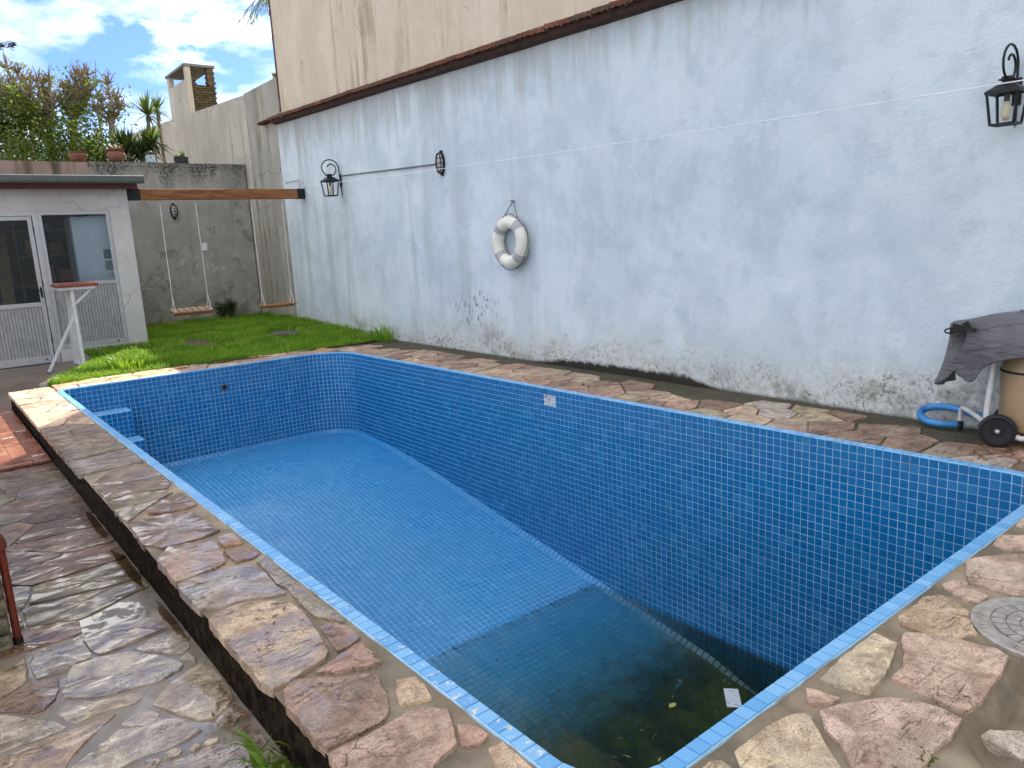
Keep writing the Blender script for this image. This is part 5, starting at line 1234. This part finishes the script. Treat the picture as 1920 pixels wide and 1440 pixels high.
for i in range(17):
    for j in range(12):
        x = 0.594-i*0.115; y = 6.72+j*0.229
        if x < -1.25 or y > 9.25: continue
        o = mesh_obj('tile', mt_, rd, (x, y-7.9, 0.040+0.001*nz(i*3.3, j*2.1))); o.rotation_euler = (0.01*nz(i*2, j*5), 0.01*nz(i*7, j), 0)
        if (i % 3 == 0 and j % 5 == 0) or (i % 3 == 1 and j % 5 == 4):
            mesh_obj('insert', mi, o, (0.0, 0.04, 0.0075))
for i in range(17):
    x = 0.594-i*0.115; MB().tube([(x-0.055, 6.598, -0.183), (x+0.055, 6.598, -0.183)], 0.019, 10).build('bullnose', M_RED, rd, smooth=50)
# ------------------------------------------------------------------ red topped stand
sd_ = thing('folding_stand', 'white metal stand with a red slab top and wire mesh side beside the shed', 'stand', (1.6, 11.0, -0.03))
MB().b2((1.44, 10.72, 1.0), (1.90, 11.22, 1.045)).build('slab_top', plain('red_slab', (0.24, 0.065, 0.035), 0.4, var=0.2, sc=5), sd_, bevel=0.014)
MB().b2((1.46, 10.75, 0.965), (1.86, 11.19, 0.998)).build('under_frame', M_WMETAL, sd_)
b = MB(); b.bar((1.60, 10.74, -0.03), (1.60, 10.80, 0.965), 0.035); b.build('leg', M_WMETAL, sd_)
b = MB(); b.bar((1.60, 11.40, -0.03), (1.60, 11.16, 0.965), 0.035); b.build('leg', M_WMETAL, sd_)
b = MB(); b.bar((1.20, 10.73, -0.03), (1.585, 10.79, 0.64), 0.028); b.build('leg', M_WMETAL, sd_); MB().box((1.20, 10.73, -0.022), (0.034, 0.034, 0.014)).build('foot', M_RUBBER, sd_)
b = MB(); b.bar((1.60, 10.76, 0.0), (1.60, 11.39, 0.0), 0.03); b.build('bottom_rail', M_WMETAL, sd_)
b = MB(); b.bar((1.61, 10.80, 0.78), (1.82, 10.80, 0.96), 0.025); b.build('brace', M_WMETAL, sd_)
b = MB()
for i in range(26):
    z = 0.03+i*0.036; y1 = 11.385-(z*0.25); b.bar((1.60, 10.78, z), (1.60, y1, z+0.05), 0.005)
for i in range(16): b.bar((1.603, 10.78+i*0.037, 0.02), (1.603, 10.80+i*0.024, 0.95), 0.005)
b.build('wire_mesh', M_WMETAL, sd_)
# ------------------------------------------------------------------ pool pump on its cart
WC = Vector((4.66, 1.50, 0)); DV = Vector((0.954, 0.30, 0)); EV = Vector((0.30, -0.954, 0))
def pp(e, d, z): v = WC+EV*e+DV*d; return (v.x, v.y, z)
PU = thing('pool_filter', 'tan sand filter tank on a white wheeled cart under a grey cover', 'pool filter', (4.838, 1.40, 0.0))
TC = pp(0.165, 0.165, 0)
MB().lathe([(0.0, 0.055), (0.10, 0.06), (0.15, 0.09), (0.168, 0.15), (0.172, 0.42), (0.16, 0.52), (0.11, 0.60), (0.05, 0.62)], 36, TC).build('tank', M_TANK, PU, smooth=40)
MB().lathe([(0.1755, 0.418), (0.178, 0.424), (0.1755, 0.430)], 36, TC).build('strap', M_RUBBER, PU)
MB().lathe([(0.07, 0.60), (0.08, 0.63), (0.05, 0.67), (0.02, 0.69)], 16, TC).build('valve_head', M_BLACK, PU, smooth=40)
RL = [pp(-0.045, 0.06, 0.50), pp(-0.05, 0.055, 0.36), pp(-0.058, 0.05, 0.22), pp(-0.060, 0.045, 0.165), pp(-0.052, 0.04, 0.135), pp(-0.03, 0.035, 0.112), pp(0.03, 0.02, 0.085), pp(0.11, -0.005, 0.062), pp(0.155, -0.01, 0.066), pp(0.185, -0.008, 0.085), pp(0.205, 0.0, 0.125), pp(0.215, 0.01, 0.2), pp(0.225, 0.03, 0.5)]
MB().tube(RL, 0.0155, 12).build('cart_rail', M_WMETAL, PU, smooth=60)
MB().tube([pp(-0.03, 0.03, 0.112), pp(-0.08, 0.11, 0.125), pp(-0.15, 0.24, 0.145), pp(-0.185, 0.315, 0.145), pp(-0.195, 0.335, 0.13), pp(-0.197, 0.338, 0.06)], 0.0145, 12).build('cart_foot', M_WMETAL, PU, smooth=60)
MB().lathe([(0.010, 0.0), (0.012, 0.012), (0.017, 0.015), (0.017, 0.04), (0.010, 0.062)], 10, pp(-0.197, 0.338, 0.0)).build('foot', M_BLACK, PU, smooth=40)
m = Matrix((Vector((0, 0, 1)), (-DV).cross(Vector((0, 0, 1))), -DV)).transposed()
for (e, d) in ((0.0, 0.0), (0.06, 0.27)):
    W = MB().lathe([(0.02, -0.026), (0.075, -0.026), (0.090, -0.020), (0.094, -0.006), (0.094, 0.006), (0.090, 0.018), (0.080, 0.022), (0.075, 0.012), (0.032, 0.008), (0.028, 0.018), (0.0, 0.02)], 32, pp(e, d, 0.096), m).build('wheel', M_RUBBER, PU, smooth=35)
    MB().lathe([(0.012, 0.018), (0.012, 0.028), (0.006, 0.033)], 10, pp(e, d, 0.096), m).build('axle_cap', M_ALU, W, smooth=40)
MB().tube([pp(0, 0.02, 0.096), pp(0.06, 0.25, 0.096)], 0.011, 8).build('axle', M_WMETAL, PU)
tcv = Mt('grey_cover_fabric', 0.5, 0.4); nn = tcv.noise(5, 4, 0.6); tcv.col(tcv.mix(tcv.ramp(nn, 0.3, 0.7), (0.105, 0.10, 0.104), (0.15, 0.143, 0.147)))
wr_ = tcv.noise(1.0, 5, 0.6, tcv.scale(tcv.pos(), (5, 5, 16), rot=(R(25), R(20), 0)), 1.5); tcv.nrm(tcv.bump(tcv.math('ADD', wr_, tcv.math('MULTIPLY', tcv.noise(260, 2, 0.5), 0.05)), 0.7, 0.035))
cvr = thing('filter_cover', 'grey fabric cover draped over the pool filter with black toggle tie', 'cover', (4.80, 1.55, 0.40))
# local frame: e to the right as seen from the pool, d towards the wall
CE, CD, AE, AD = 0.065, 0.155, 0.37, 0.185
def cover(u, v):
    a = 2*math.pi*u; s = v; ca, sa = math.cos(a), math.sin(a); p = 0.70
    E = AE*math.copysign(abs(ca)**p, ca); D = AD*math.copysign(abs(sa)**p, sa)
    left = max(0, -ca)**1.5; front = max(0, -sa)
    hem = 0.495-0.175*left+0.04*max(0, ca)+0.055*math.exp(-((a-R(282))/0.26)**2)-0.075*math.exp(-((a-R(243))/0.17)**2)+0.05*math.exp(-((a-R(217))/0.13)**2)
    top = 0.74+0.02*(E/AE)-0.012*left
    if s < 0.5:
        f = s/0.5; rad = 0.90*math.sin(f*math.pi/2)
        z = top-0.05*f**3.5+0.020*nz(ca*1.6*f+3, sa*1.6*f, 1)*f+0.012*math.sin(a*3+f*5)*f
        e, d = E*rad, D*rad
    else:
        q = (s-0.5)/0.5
        fold = (0.030*math.sin(a*5+2.2+0.9*q)+0.018*math.sin(a*11+1.3*math.sin(a*2)))*(q**0.8)
        sag = 0.03*math.sin(q*math.pi)*math.sin(a*2.0+4.1)
        flare = 0.90+0.10*min(1, q*3)+0.05*q*(1-left)-0.06*q*left
        z = (top-0.05)+(hem-(top-0.05))*q
        e, d = E*flare+(fold+sag)*ca, D*flare+(fold+sag)*sa
        kq = math.exp(-((a-R(214))/0.22)**2)*math.exp(-((q-0.22)/0.22)**2); e += 0.07*kq; d += 0.05*kq
        tq_ = math.exp(-((a-R(196))/0.2)**2)*q; e -= 0.01*tq_
    v3 = WC+EV*(CE+e)+DV*(CD+d); return (min(v3.x, wallX(v3.y)-0.012), v3.y, z)
o = grid('fabric', 150, 40, cover, tcv.m, cvr)
md = o.modifiers.new('thick', 'SOLIDIFY'); md.thickness = 0.004
b = MB(); k0 = Vector(pp(CE-0.255, CD-0.165, 0.678)); an = math.atan2(EV.y, EV.x); rz_ = Matrix.Rotation(an, 3, 'Z')
b.box(k0, (0.12, 0.022, 0.020), rz_ @ Matrix.Rotation(R(14), 3, 'Y')); b.box(k0+EV*(-0.045)+Vector((0, 0, -0.012)), (0.05, 0.03, 0.03), rz_); b.box(k0+EV*0.01+Vector((0, 0, 0.016)), (0.03, 0.02, 0.035), rz_ @ Matrix.Rotation(R(-30), 3, 'Y'))
c_ = k0+EV*(-0.07)+Vector((0, 0, -0.02)); b.tube([tuple(c_+EV*(0.026*math.cos(a))+Vector((0, 0, 0.014*math.sin(a)))) for a in [i*math.pi/5 for i in range(11)]], 0.005, 6)
b.build('toggle_tie', M_BLACK, cvr)
# corrugated blue hose
th_ = Mt('blue_hose', 0.35, 0.5); th_.col(th_.mix(th_.ramp(th_.noise(6, 3, 0.5), 0.3, 0.7), (0.035, 0.21, 0.50), (0.06, 0.28, 0.60)))
ctrl = [Vector(p) for p in ((4.945, 1.775, 0.028), (4.915, 1.84, 0.026), (4.895, 1.91, 0.026), (4.91, 1.98, 0.030), (4.955, 2.035, 0.046), (4.995, 2.04, 0.075), (5.005, 1.985, 0.102), (5.005, 1.90, 0.112), (5.0, 1.81, 0.106), (4.99, 1.72, 0.088), (4.985, 1.63, 0.08))]
def cat(pts, n):
    out = []
    for i in range(len(pts)-1):
        p0, p1, p2, p3 = pts[max(0, i-1)], pts[i], pts[i+1], pts[min(len(pts)-1, i+2)]
        for k in range(n):
            t = k/n; out.append(0.5*((2*p1)+(p2-p0)*t+(2*p0-5*p1+4*p2-p3)*t*t+(3*p1-p0-3*p2+p3)*t**3))
    return out+[pts[-1]]
hp = cat(ctrl, 16); rr = [0.0215+0.0016*(1 if i % 2 else -1) for i in range(len(hp))]
b = MB(); b.tube(hp, rr, 14); tag(b.build('pool_hose', th_.m, smooth=70), 'coiled blue corrugated hose lying beside the pool filter', 'hose')
# ------------------------------------------------------------------ pots on the garden wall
def pot(name, label, loc, prof, mat, n=20):
    t = thing(name, label, 'flower pot', loc); MB().lathe(prof, n, (0, 0, 0)).build('bowl', mat, t, world=False, smooth=40)
    return t
ZT = 2.972
p1 = pot('clay_pot', 'wide rounded terracotta pot on the garden wall, left of the other pot', (2.62, 14.81, 2.957), [(0.06, 0), (0.10, 0.03), (0.14, 0.08), (0.15, 0.115), (0.135, 0.14), (0.15, 0.155), (0.155, 0.17), (0.13, 0.17), (0.12, 0.15)], M_TERRA)
MB().lathe([(0.118, 0.145), (0.0, 0.15)], 16).build('soil', M_SOIL, p1, world=False)
p2 = pot('clay_pot', 'taller necked terracotta pot with dry plant on the garden wall', (3.21, 14.81, 2.972), [(0.07, 0), (0.12, 0.04), (0.15, 0.10), (0.14, 0.15), (0.11, 0.185), (0.15, 0.20), (0.155, 0.215), (0.12, 0.215), (0.11, 0.2)], M_TERRA)
gq = random.Random(21); b = MB()
for i in range(60): blade(b, gq.uniform(-.09, .09), gq.uniform(-.09, .09), 0.20, gq.uniform(0.03, 0.12), 0.02, gq.uniform(0, 6.3), gq.uniform(0.5, 1.5))
b.build('dry_plant', M_DRYLEAF, p2, world=False)
p3 = thing('square_pot', 'small square pot with a blue pattern on white on the garden wall', 'flower pot', (3.76, 14.80, ZT))
tb = Mt('blue_pattern_glaze', 0.3); tb.col(tb.mix(tb.ramp(tb.voro(24, None, 'DISTANCE_TO_EDGE'), 0.06, 0.11), (0.16, 0.36, 0.48), (0.60, 0.66, 0.64)))
MB().box((0, 0, 0.065), (0.14, 0.14, 0.13)).build('box', tb.m, p3, world=False, bevel=0.006)
MB().lathe([(0.05, 0.13), (0.055, 0.165), (0.04, 0.20), (0.012, 0.21)], 10).build('cactus', M_LEAFD, p3, world=False, smooth=60)
p4 = thing('planter_box', 'dark rectangular planter with small succulents on the garden wall', 'planter', (4.28, 14.80, ZT))
MB().box((0, 0, 0.06), (0.22, 0.13, 0.12)).build('box', plain('dark_planter', (0.02, 0.024, 0.032), 0.5), p4, world=False, bevel=0.006)
b = MB()
for i in range(46):
    x = gq.uniform(-.09, .09); blade(b, x, gq.uniform(-.04, .04), 0.115, gq.uniform(0.03, 0.06)+(0.07 if abs(x-0.04) < 0.03 else 0), 0.02, gq.uniform(0, 6.3), gq.uniform(0.2, 0.9))
b.build('succulent', M_LEAFD, p4, world=False)
# ------------------------------------------------------------------ plants
def leaf(b, c, s, g, ar=0.5, up=0.3):
    d = Vector((g.gauss(0, 1), g.gauss(0, 1), g.gauss(up, 0.8))).normalized(); q = d.cross(Vector((g.gauss(0, 1), g.gauss(0, 1), g.gauss(0, 1)))).normalized(); n = d.cross(q)
    w = s*ar; k = len(b.v)
    b.v += [tuple(c), tuple(c+d*s*.45+q*w*.5+n*s*.06), tuple(c+d*s-n*s*.08), tuple(c+d*s*.45-q*w*.5+n*s*.06)]
    b.f.append((k, k+1, k+2, k+3))
def limb(b, p, q, r0, r1, g, n=6, wob=0.05):
    p = Vector(p); q = Vector(q); pts = []
    for i in range(n+1):
        t = i/n; x = p+(q-p)*t; a = wob*(q-p).length*math.sin(t*math.pi); x += Vector((g.gauss(0, 1), g.gauss(0, 1), g.gauss(0, .5)))*a*0.35; pts.append(x)
    b.tube(pts, [r0+(r1-r0)*i/n for i in range(n+1)], 7); return pts
def stubs(b, c, g, n, L, r, up=0.8, spread=0.7):
    for i in range(n):
        d = Vector((g.gauss(0, spread), g.gauss(0, spread), up+g.random()*0.6)).normalized()
        e = Vector(c)+d*L*g.uniform(0.5, 1.2); m = Vector(c)+d*L*0.5+Vector((g.gauss(0, .02), g.gauss(0, .02), 0)); b.tube([c, m, e], [r, r*0.75, r*0.35], 5)
g = random.Random(31)
TY = 17.0
def pruned(label, base, fork, limbs, leaves, seed, r=0.10):
    g = random.Random(seed); t = thing('pruned_tree', label, 'tree', base); b = MB(); tw_ = MB(); lf = MB()
    limb(b, base, fork, r, r*0.75, g, 6, 0.03)
    for e in limbs:
        pts = limb(b, fork, e, r*0.5, r*0.26, g, 7, 0.10)
        stubs(tw_, Vector(e), g, 13, 0.27, 0.014, 0.7, 0.6)
        for p in pts[2:]: stubs(tw_, p, g, 4, 0.22, 0.011, 0.4, 0.9)
        for p in pts[1:]:
            if g.random() < leaves:
                for _ in range(26): leaf(lf, p+Vector((g.gauss(0, .16), g.gauss(0, .16), g.gauss(-0.02, .14))), g.uniform(0.05, 0.10), g)
    b.build('trunk', M_BARK, t, smooth=60); tw_.build('twigs', M_BARK2, t)
    if lf.f: lf.build('crown', M_LEAF, t)
    return t
pruned('pruned tree with many bare fanned limbs above the shed roof', (2.53, 17.0, -0.27), (2.57, 17.0, 3.62), [(2.06, 16.9, 4.80), (2.25, 17.2, 4.80), (2.49, 16.9, 4.62), (2.62, 17.1, 4.62), (2.73, 17.0, 4.66), (2.04, 17.1, 4.27), (2.2, 16.8, 3.95), (2.36, 17.3, 4.7), (1.85, 17.1, 4.6), (2.0, 16.8, 4.0), (1.75, 17.0, 4.75), (1.9, 16.7, 4.4), (2.35, 16.8, 4.45), (2.15, 17.3, 4.6), (2.7, 16.8, 4.3)], 0.45, 1, 0.11)
pruned('pruned tree with a dense knobbly twiggy head above the left clay pot', (2.85, 17.1, -0.27), (3.05, 17.1, 4.02), [(3.15, 17.0, 4.70), (3.29, 17.2, 4.86), (3.41, 17.1, 4.86), (3.45, 17.0, 4.62), (3.2, 17.3, 4.55), (2.95, 17.0, 4.55), (3.33, 16.9, 4.5), (2.85, 17.0, 4.3), (3.25, 16.9, 4.75), (3.36, 17.2, 4.72), (3.15, 16.9, 4.4), (3.05, 17.2, 4.6)], 0.4, 2, 0.085)
pruned('short stub trunk tree with side shoots left of the spiky plants', (3.50, 16.9, -0.27), (3.66, 16.9, 3.95), [(3.70, 16.9, 4.68), (3.82, 17.0, 4.42), (3.56, 17.0, 4.35), (3.42, 16.9, 4.18), (3.86, 16.9, 4.25)], 0.4, 3, 0.075)
t = thing('bare_sapling', 'thin bare leafless sapling standing highest against the clouds', 'tree', (3.47, 17.3, -0.27)); b = MB(); gg = random.Random(8)
limb(b, (3.47, 17.3, -0.27), (3.53, 17.3, 4.2), 0.03, 0.02, gg); limb(b, (3.53, 17.3, 4.2), (3.62, 17.3, 5.20), 0.02, 0.006, gg)
for z in (4.1, 4.3, 4.5, 4.6, 4.75, 4.85, 4.95):
    s = gg.choice((-1, 1)); p = (3.53+(z-4.2)*0.09, 17.3, z); e = (p[0]+s*gg.uniform(.15, .35), 17.3+gg.gauss(0, .15), z+gg.uniform(.1, .28)); limb(b, p, e, 0.008, 0.003, gg, 4); stubs(b, Vector(e), gg, 4, 0.14, 0.004, 0.2, 1)
b.build('trunk', M_BARK, t)
def bush(name, label, cat, c, rad, nleaf, size, mat, seed, stems=8, base=None):
    g = random.Random(seed); t = thing(name, label, cat, base or (c[0], c[1], -0.27)); lf = MB(); b = MB(); c = Vector(c); r = Vector(rad)
    cl = []
    for i in range(int(nleaf/40)):
        d = Vector((g.gauss(0, 1), g.gauss(0, 1), g.gauss(0, 1))).normalized()*g.random()**0.45; cl.append(c+Vector((d.x*r.x, d.y*r.y, d.z*r.z)))
    for q in cl:
        k = g.uniform(0.6, 1.3)
        for _ in range(int(40*k)): leaf(lf, q+Vector((g.gauss(0, .11), g.gauss(0, .11), g.gauss(0, .10)))*min(1.6, r.x*1.6), g.uniform(.7, 1.2)*size, g)
    bs = Vector(t.location)
    for q in g.sample(cl, min(stems, len(cl))): limb(b, bs+Vector((g.gauss(0, .05), g.gauss(0, .05), 0)), q, 0.02*min(1, r.x*2), 0.006, g, 6, 0.06)
    b.build('stem', M_BARK, t); lf.build('foliage', mat, t); return t
bush('leafy_shrub', 'dense leafy shrub with yellow green leaves above the left end of the shed', 'shrub', (1.85, 16.9, 3.75), (0.6, 0.5, 0.9), 5600, 0.085, M_LEAF, 41)
bush('leafy_shrub', 'low green shrub behind the garden wall under the pruned tree', 'shrub', (2.55, 16.2, 3.15), (0.95, 0.4, 0.55), 5200, 0.07, M_LEAF, 42)
bush('leafy_shrub', 'green shrub behind the garden wall left of the necked clay pot', 'shrub', (3.05, 16.6, 3.45), (0.6, 0.4, 0.65), 3000, 0.08, M_LEAF, 43)
bush('leafy_shrub', 'yellowish shrub peeping over the tall side wall beside the house edge', 'shrub', (5.75, 13.15, 4.30), (0.18, 0.28, 0.16), 420, 0.07, M_SPIKY, 44, base=(5.8, 13.3, -0.27))
bush('wall_weed', 'dark leafy weed growing at the foot of the grey garden wall by the swings', 'plant', (4.66, 14.52, 0.27), (0.20, 0.14, 0.17), 900, 0.055, M_LEAFD, 45, base=(4.66, 14.52, 0.08))
def spiky(label, base, head, n, L, seed, heads=1, mat=None):
    g = random.Random(seed); t = thing('spiky_plant', label, 'plant', base); b = MB(); lf = MB()
    for h in range(heads):
        hd = Vector(head)+(Vector((g.uniform(-.18, .18), g.uniform(-.2, .2), g.uniform(-.25, 0.02))) if h else Vector())
        limb(b, base, hd, 0.045, 0.03, g, 6, 0.03)
        for i in range(n):
            el = g.uniform(-0.5, 1.45); a = g.uniform(0, 6.28); l = L*g.uniform(0.7, 1.1); w = 0.034
            d = Vector((math.cos(a)*math.cos(el), math.sin(a)*math.cos(el), math.sin(el))); sd = d.cross(Vector((0, 0, 1))).normalized(); k = len(lf.v)
            for q, ww in ((0, .5), (0.35, 1), (0.7, .7), (1.0, 0.05)):
                p = hd+d*l*q+Vector((0, 0, -0.22*l*q*q*math.cos(el))); lf.v += [tuple(p-sd*w*ww/2), tuple(p+sd*w*ww/2)]
            for q in range(3): lf.f.append((k+2*q, k+2*q+1, k+2*q+3, k+2*q+2))
    b.build('stem', M_BARK, t); lf.build('leaves', mat or M_SPIKY, t); return t
spiky('tall spiky plant with a bright rosette left of the chimney wall', (4.28, 16.8, -0.27), (4.33, 16.8, 4.12), 110, 0.52, 51)
spiky('small yellow tipped spiky rosette touching the wall below the chimney', (4.72, 17.4, -0.27), (4.68, 17.4, 4.33), 60, 0.40, 52)
spiky('broad blue green spiky clump right above the necked clay pot', (3.70, 16.3, -0.27), (3.66, 16.3, 3.42), 90, 0.50, 53, 3, M_LEAFD)
spiky('dark drooping spiky clump above the square patterned pot', (4.05, 16.2, -0.27), (4.08, 16.2, 3.48), 80, 0.42, 54, 4, M_LEAFD)
# conifer left of the frame, one bough reaching in
t = thing('conifer', 'conifer at the left edge with one dark bough reaching in against the sky', 'tree', (0.9, 19.0, -0.27)); g = random.Random(61); b = MB(); lf = MB()
limb(b, (0.9, 19, -0.27), (0.95, 19, 9.0), 0.16, 0.03, g, 10, 0.01)
for i in range(34):
    z = 3.2+i*0.17; a = i*2.4; l = 1.45*(1-(z-3.2)/7.0)*g.uniform(0.75, 1.05)
    if i in (13,): a = 0.05; l = 1.52
    p = Vector((0.93, 19, z)); e = p+Vector((math.cos(a)*l, math.sin(a)*l, 0.22*l)); pts = limb(b, p, e, 0.02, 0.006, g, 8, 0.03)
    for q in pts[2:]:
        for _ in range(34):
            d = Vector((g.gauss(math.cos(a), .8), g.gauss(math.sin(a), .8), g.gauss(0.2, .5))).normalized(); s = q+Vector((g.gauss(0, .04), g.gauss(0, .04), g.gauss(0, .03))); k = len(lf.v); w = Vector((0, 0, 0.012)); lf.v += [tuple(s-w), tuple(s+w), tuple(s+d*g.uniform(.07, .14))]; lf.f.append((k, k+1, k+2))
b.build('trunk', M_BARK, t); lf.build('crown', plain('conifer_needles', (0.02, 0.04, 0.018), 0.7, var=0.3), t)
# palm behind the house
t = thing('palm_tree', 'palm with thin drooping fronds hanging out behind the upper house edge', 'tree', (8.2, 17.9, -0.27)); g = random.Random(62); b = MB(); lf = MB()
limb(b, (8.2, 17.9, -0.27), (8.2, 17.9, 7.2), 0.14, 0.11, g, 8, 0.01); top = Vector((8.2, 17.9, 7.25))
for i in range(16):
    a = i*2.399+2.75; L_ = 1.15*g.uniform(0.85, 1.1); pts = []
    for k in range(9):
        q = k/8; pts.append(top+Vector((math.cos(a)*L_*q, math.sin(a)*L_*q, 0.55*q-1.15*q*q)))
    b.tube(pts, [0.014-0.0012*k for k in range(9)], 5)
    for k in range(1, 9):
        for s in (-1, 1):
            for _ in range(3):
                p = pts[k-1]+(pts[k]-pts[k-1])*g.random(); sd = Vector((-math.sin(a), math.cos(a), 0))*s; d = (sd*0.5+Vector((math.cos(a), math.sin(a), 0))*0.4+Vector((0, 0, -0.75+g.uniform(-.2, .2)))).normalized(); l = g.uniform(.28, .45); w = Vector((math.cos(a), math.sin(a), 0))*0.009; kk = len(lf.v)
                lf.v += [tuple(p-w), tuple(p+w), tuple(p+d*l)]; lf.f.append((kk, kk+1, kk+2))
b.build('trunk', M_BARK, t); lf.build('fronds', M_SPIKY, t)
# ------------------------------------------------------------------ weeds, litter and floating things
t = thing('weed_clump', 'clump of bright long bladed weeds at the foot of the deck step', 'plant', (0.615, 1.98, -0.2)); g = random.Random(71); b = MB(); lf = MB()
for i in range(26):
    a = g.uniform(1.6, 5.2); L_ = g.uniform(0.07, 0.19); w = 0.008; x0, y0 = g.gauss(0, .03), g.gauss(0, .05); k = len(b.v)
    for q in range(6):
        s = q/5; r = L_*0.75*s*g.uniform(.95, 1.05); z = L_*(1.5*s-0.95*s*s); ww = w*(1-s*0.9); px, py = -math.sin(a)*ww, math.cos(a)*ww
        b.v += [(x0+math.cos(a)*r-px, y0+math.sin(a)*r-py, z), (x0+math.cos(a)*r+px, y0+math.sin(a)*r+py, z)]
    for q in range(5): b.f.append((k+2*q, k+2*q+1, k+2*q+3, k+2*q+2))
b.build('blades', m_leaf('fresh_blade', [(0.07, 0.16, 0.012), (0.12, 0.22, 0.02), (0.17, 0.27, 0.03)]), t, world=False)
for i in range(420): leaf(lf, Vector((g.gauss(-0.01, .05), g.gauss(-0.07, .08), abs(g.gauss(0, .018)))), g.uniform(.012, .03), g)
lf.build('low_leaves', M_LEAF, t, world=False)
t = thing('seedling', 'tiny green weed growing between the stones at the bottom right', 'plant', (1.755, 0.675, -0.02)); lf = MB()
for i in range(38): leaf(lf, Vector((g.gauss(0, .012), g.gauss(0, .012), abs(g.gauss(0.01, .012)))), g.uniform(.012, .026), g)
lf.build('leaves', M_LEAF, t, world=False)
def litter(name, label, spots, seed, mat=M_DRYLEAF):
    g = random.Random(seed); b = MB()
    for (x, y, z, sx, sy, n, s) in spots:
        for _ in range(n):
            c = Vector((x+g.gauss(0, sx), y+g.gauss(0, sy), z+abs(g.gauss(0, .0025)))); a = g.uniform(0, 6.28); l = s*g.uniform(.5, 1.3); w = l*g.choice((0.12, 0.16, 0.3)); d = Vector((math.cos(a), math.sin(a), g.gauss(0, .15))); q = Vector((-d.y, d.x, g.gauss(0, .2))); k = len(b.v)
            b.v += [tuple(c-d*l/2), tuple(c+q*w/2+Vector((0, 0, .002))), tuple(c+d*l/2), tuple(c-q*w/2+Vector((0, 0, .001)))]; b.f.append((k, k+1, k+2, k+3))
    return tag(b.build(name, mat), label, kind='stuff')
litter('leaf_litter', 'dry brown leaf litter lying on the paving', [(0.60, 2.31, -0.196, .03, .07, 80, .032), (0.635, 2.42, -0.196, .012, .10, 60, .03), (0.115, 3.40, -0.194, .03, .03, 60, .025), (0.63, 2.0, -0.194, .02, .1, 40, .03), (4.62, 1.50, 0.004, .12, .05, 120, .04), (4.78, 1.42, 0.004, .12, .03, 80, .035), (0.85, 2.5, 0.006, .06, .1, 18, .03), (0.9, 1.95, 0.006, .05, .05, 10, .02)], 81)
fz2 = lambda y: fz(y)+0.006
sp = [(XR-0.05, 3.9-i*0.13, WZ+0.004, .014, .06, 18, .03) for i in range(22)]
sp += [(XL+0.1+i*0.11, 4.30, WZ+0.003, .05, .045, 7 if i < 14 else 18, .03) for i in range(28)]
litter('floating_debris', 'dead leaves and needles floating at the edge of the pool water', sp, 82, plain('wet_debris', (0.035, 0.025, 0.018), 0.8))
g = random.Random(83); sp = []
for i in range(90): y = 2.9+1.5*g.random(); sp.append((g.uniform(XL+.3, XR-.1), y, max(fz2(y), WZ-0.25)+0.004 if g.random() < .5 else WZ+0.003, .05, .05, g.choice((1, 2, 5)), .03))
for i in range(60): y = g.uniform(4.4, 8.5); sp.append((g.uniform(XL+.3, XR-.1), y, fz2(y)+0.002, .03, .03, 1, .012))
litter('sunken_debris', 'small dark bits of debris scattered on the pool floor', sp, 84, plain('dark_debris', (0.03, 0.028, 0.022), 0.9))
litter('pale_debris', 'pale leaf bits floating on the dark water', [(g.uniform(2.4, 3.9), g.uniform(2.0, 2.9), WZ+0.003, .03, .03, 2, .035) for _ in range(26)], 85, plain('pale_bits', (0.26, 0.24, 0.14), 0.8, var=0.3))
b = MB(); c = Vector((3.34, 2.76, WZ+0.004)); b.v = [tuple(c+Vector(p)*0.75) for p in ((-.05, 0, 0), (-.02, .024, .003), (.015, .022, .004), (.04, 0, .001), (.015, -.022, .004), (-.02, -.024, .003), (-.0, 0, 0.0)) ]; b.f = [(0, 6, 1), (1, 6, 2), (2, 6, 3), (3, 6, 4), (4, 6, 5), (5, 6, 0)]
tag(b.build('yellow_leaf', plain('yellow_leaf', (0.42, 0.42, 0.10), 0.6)), 'single yellow leaf floating on the dark water', 'leaf')
pq = thing('floating_plaque', 'white printed plastic plaque floating on the dark water by the near rim', 'plaque', (3.668, 2.548, WZ+0.006), R(-48))
tq = Mt('scuffed_white_plaque', 0.5); tq.col(tq.mix(tq.ramp(tq.noise(60, 4, 0.7, tq.scale(tq.pos(), (1, 0.4, 1), rot=(0, 0, R(48)))), 0.58, 0.66), (0.62, 0.66, 0.68), (0.14, 0.16, 0.19)))
MB().box((0, 0, 0), (0.092, 0.195, 0.006)).build('plate', tq.m, pq, world=False, bevel=0.002)
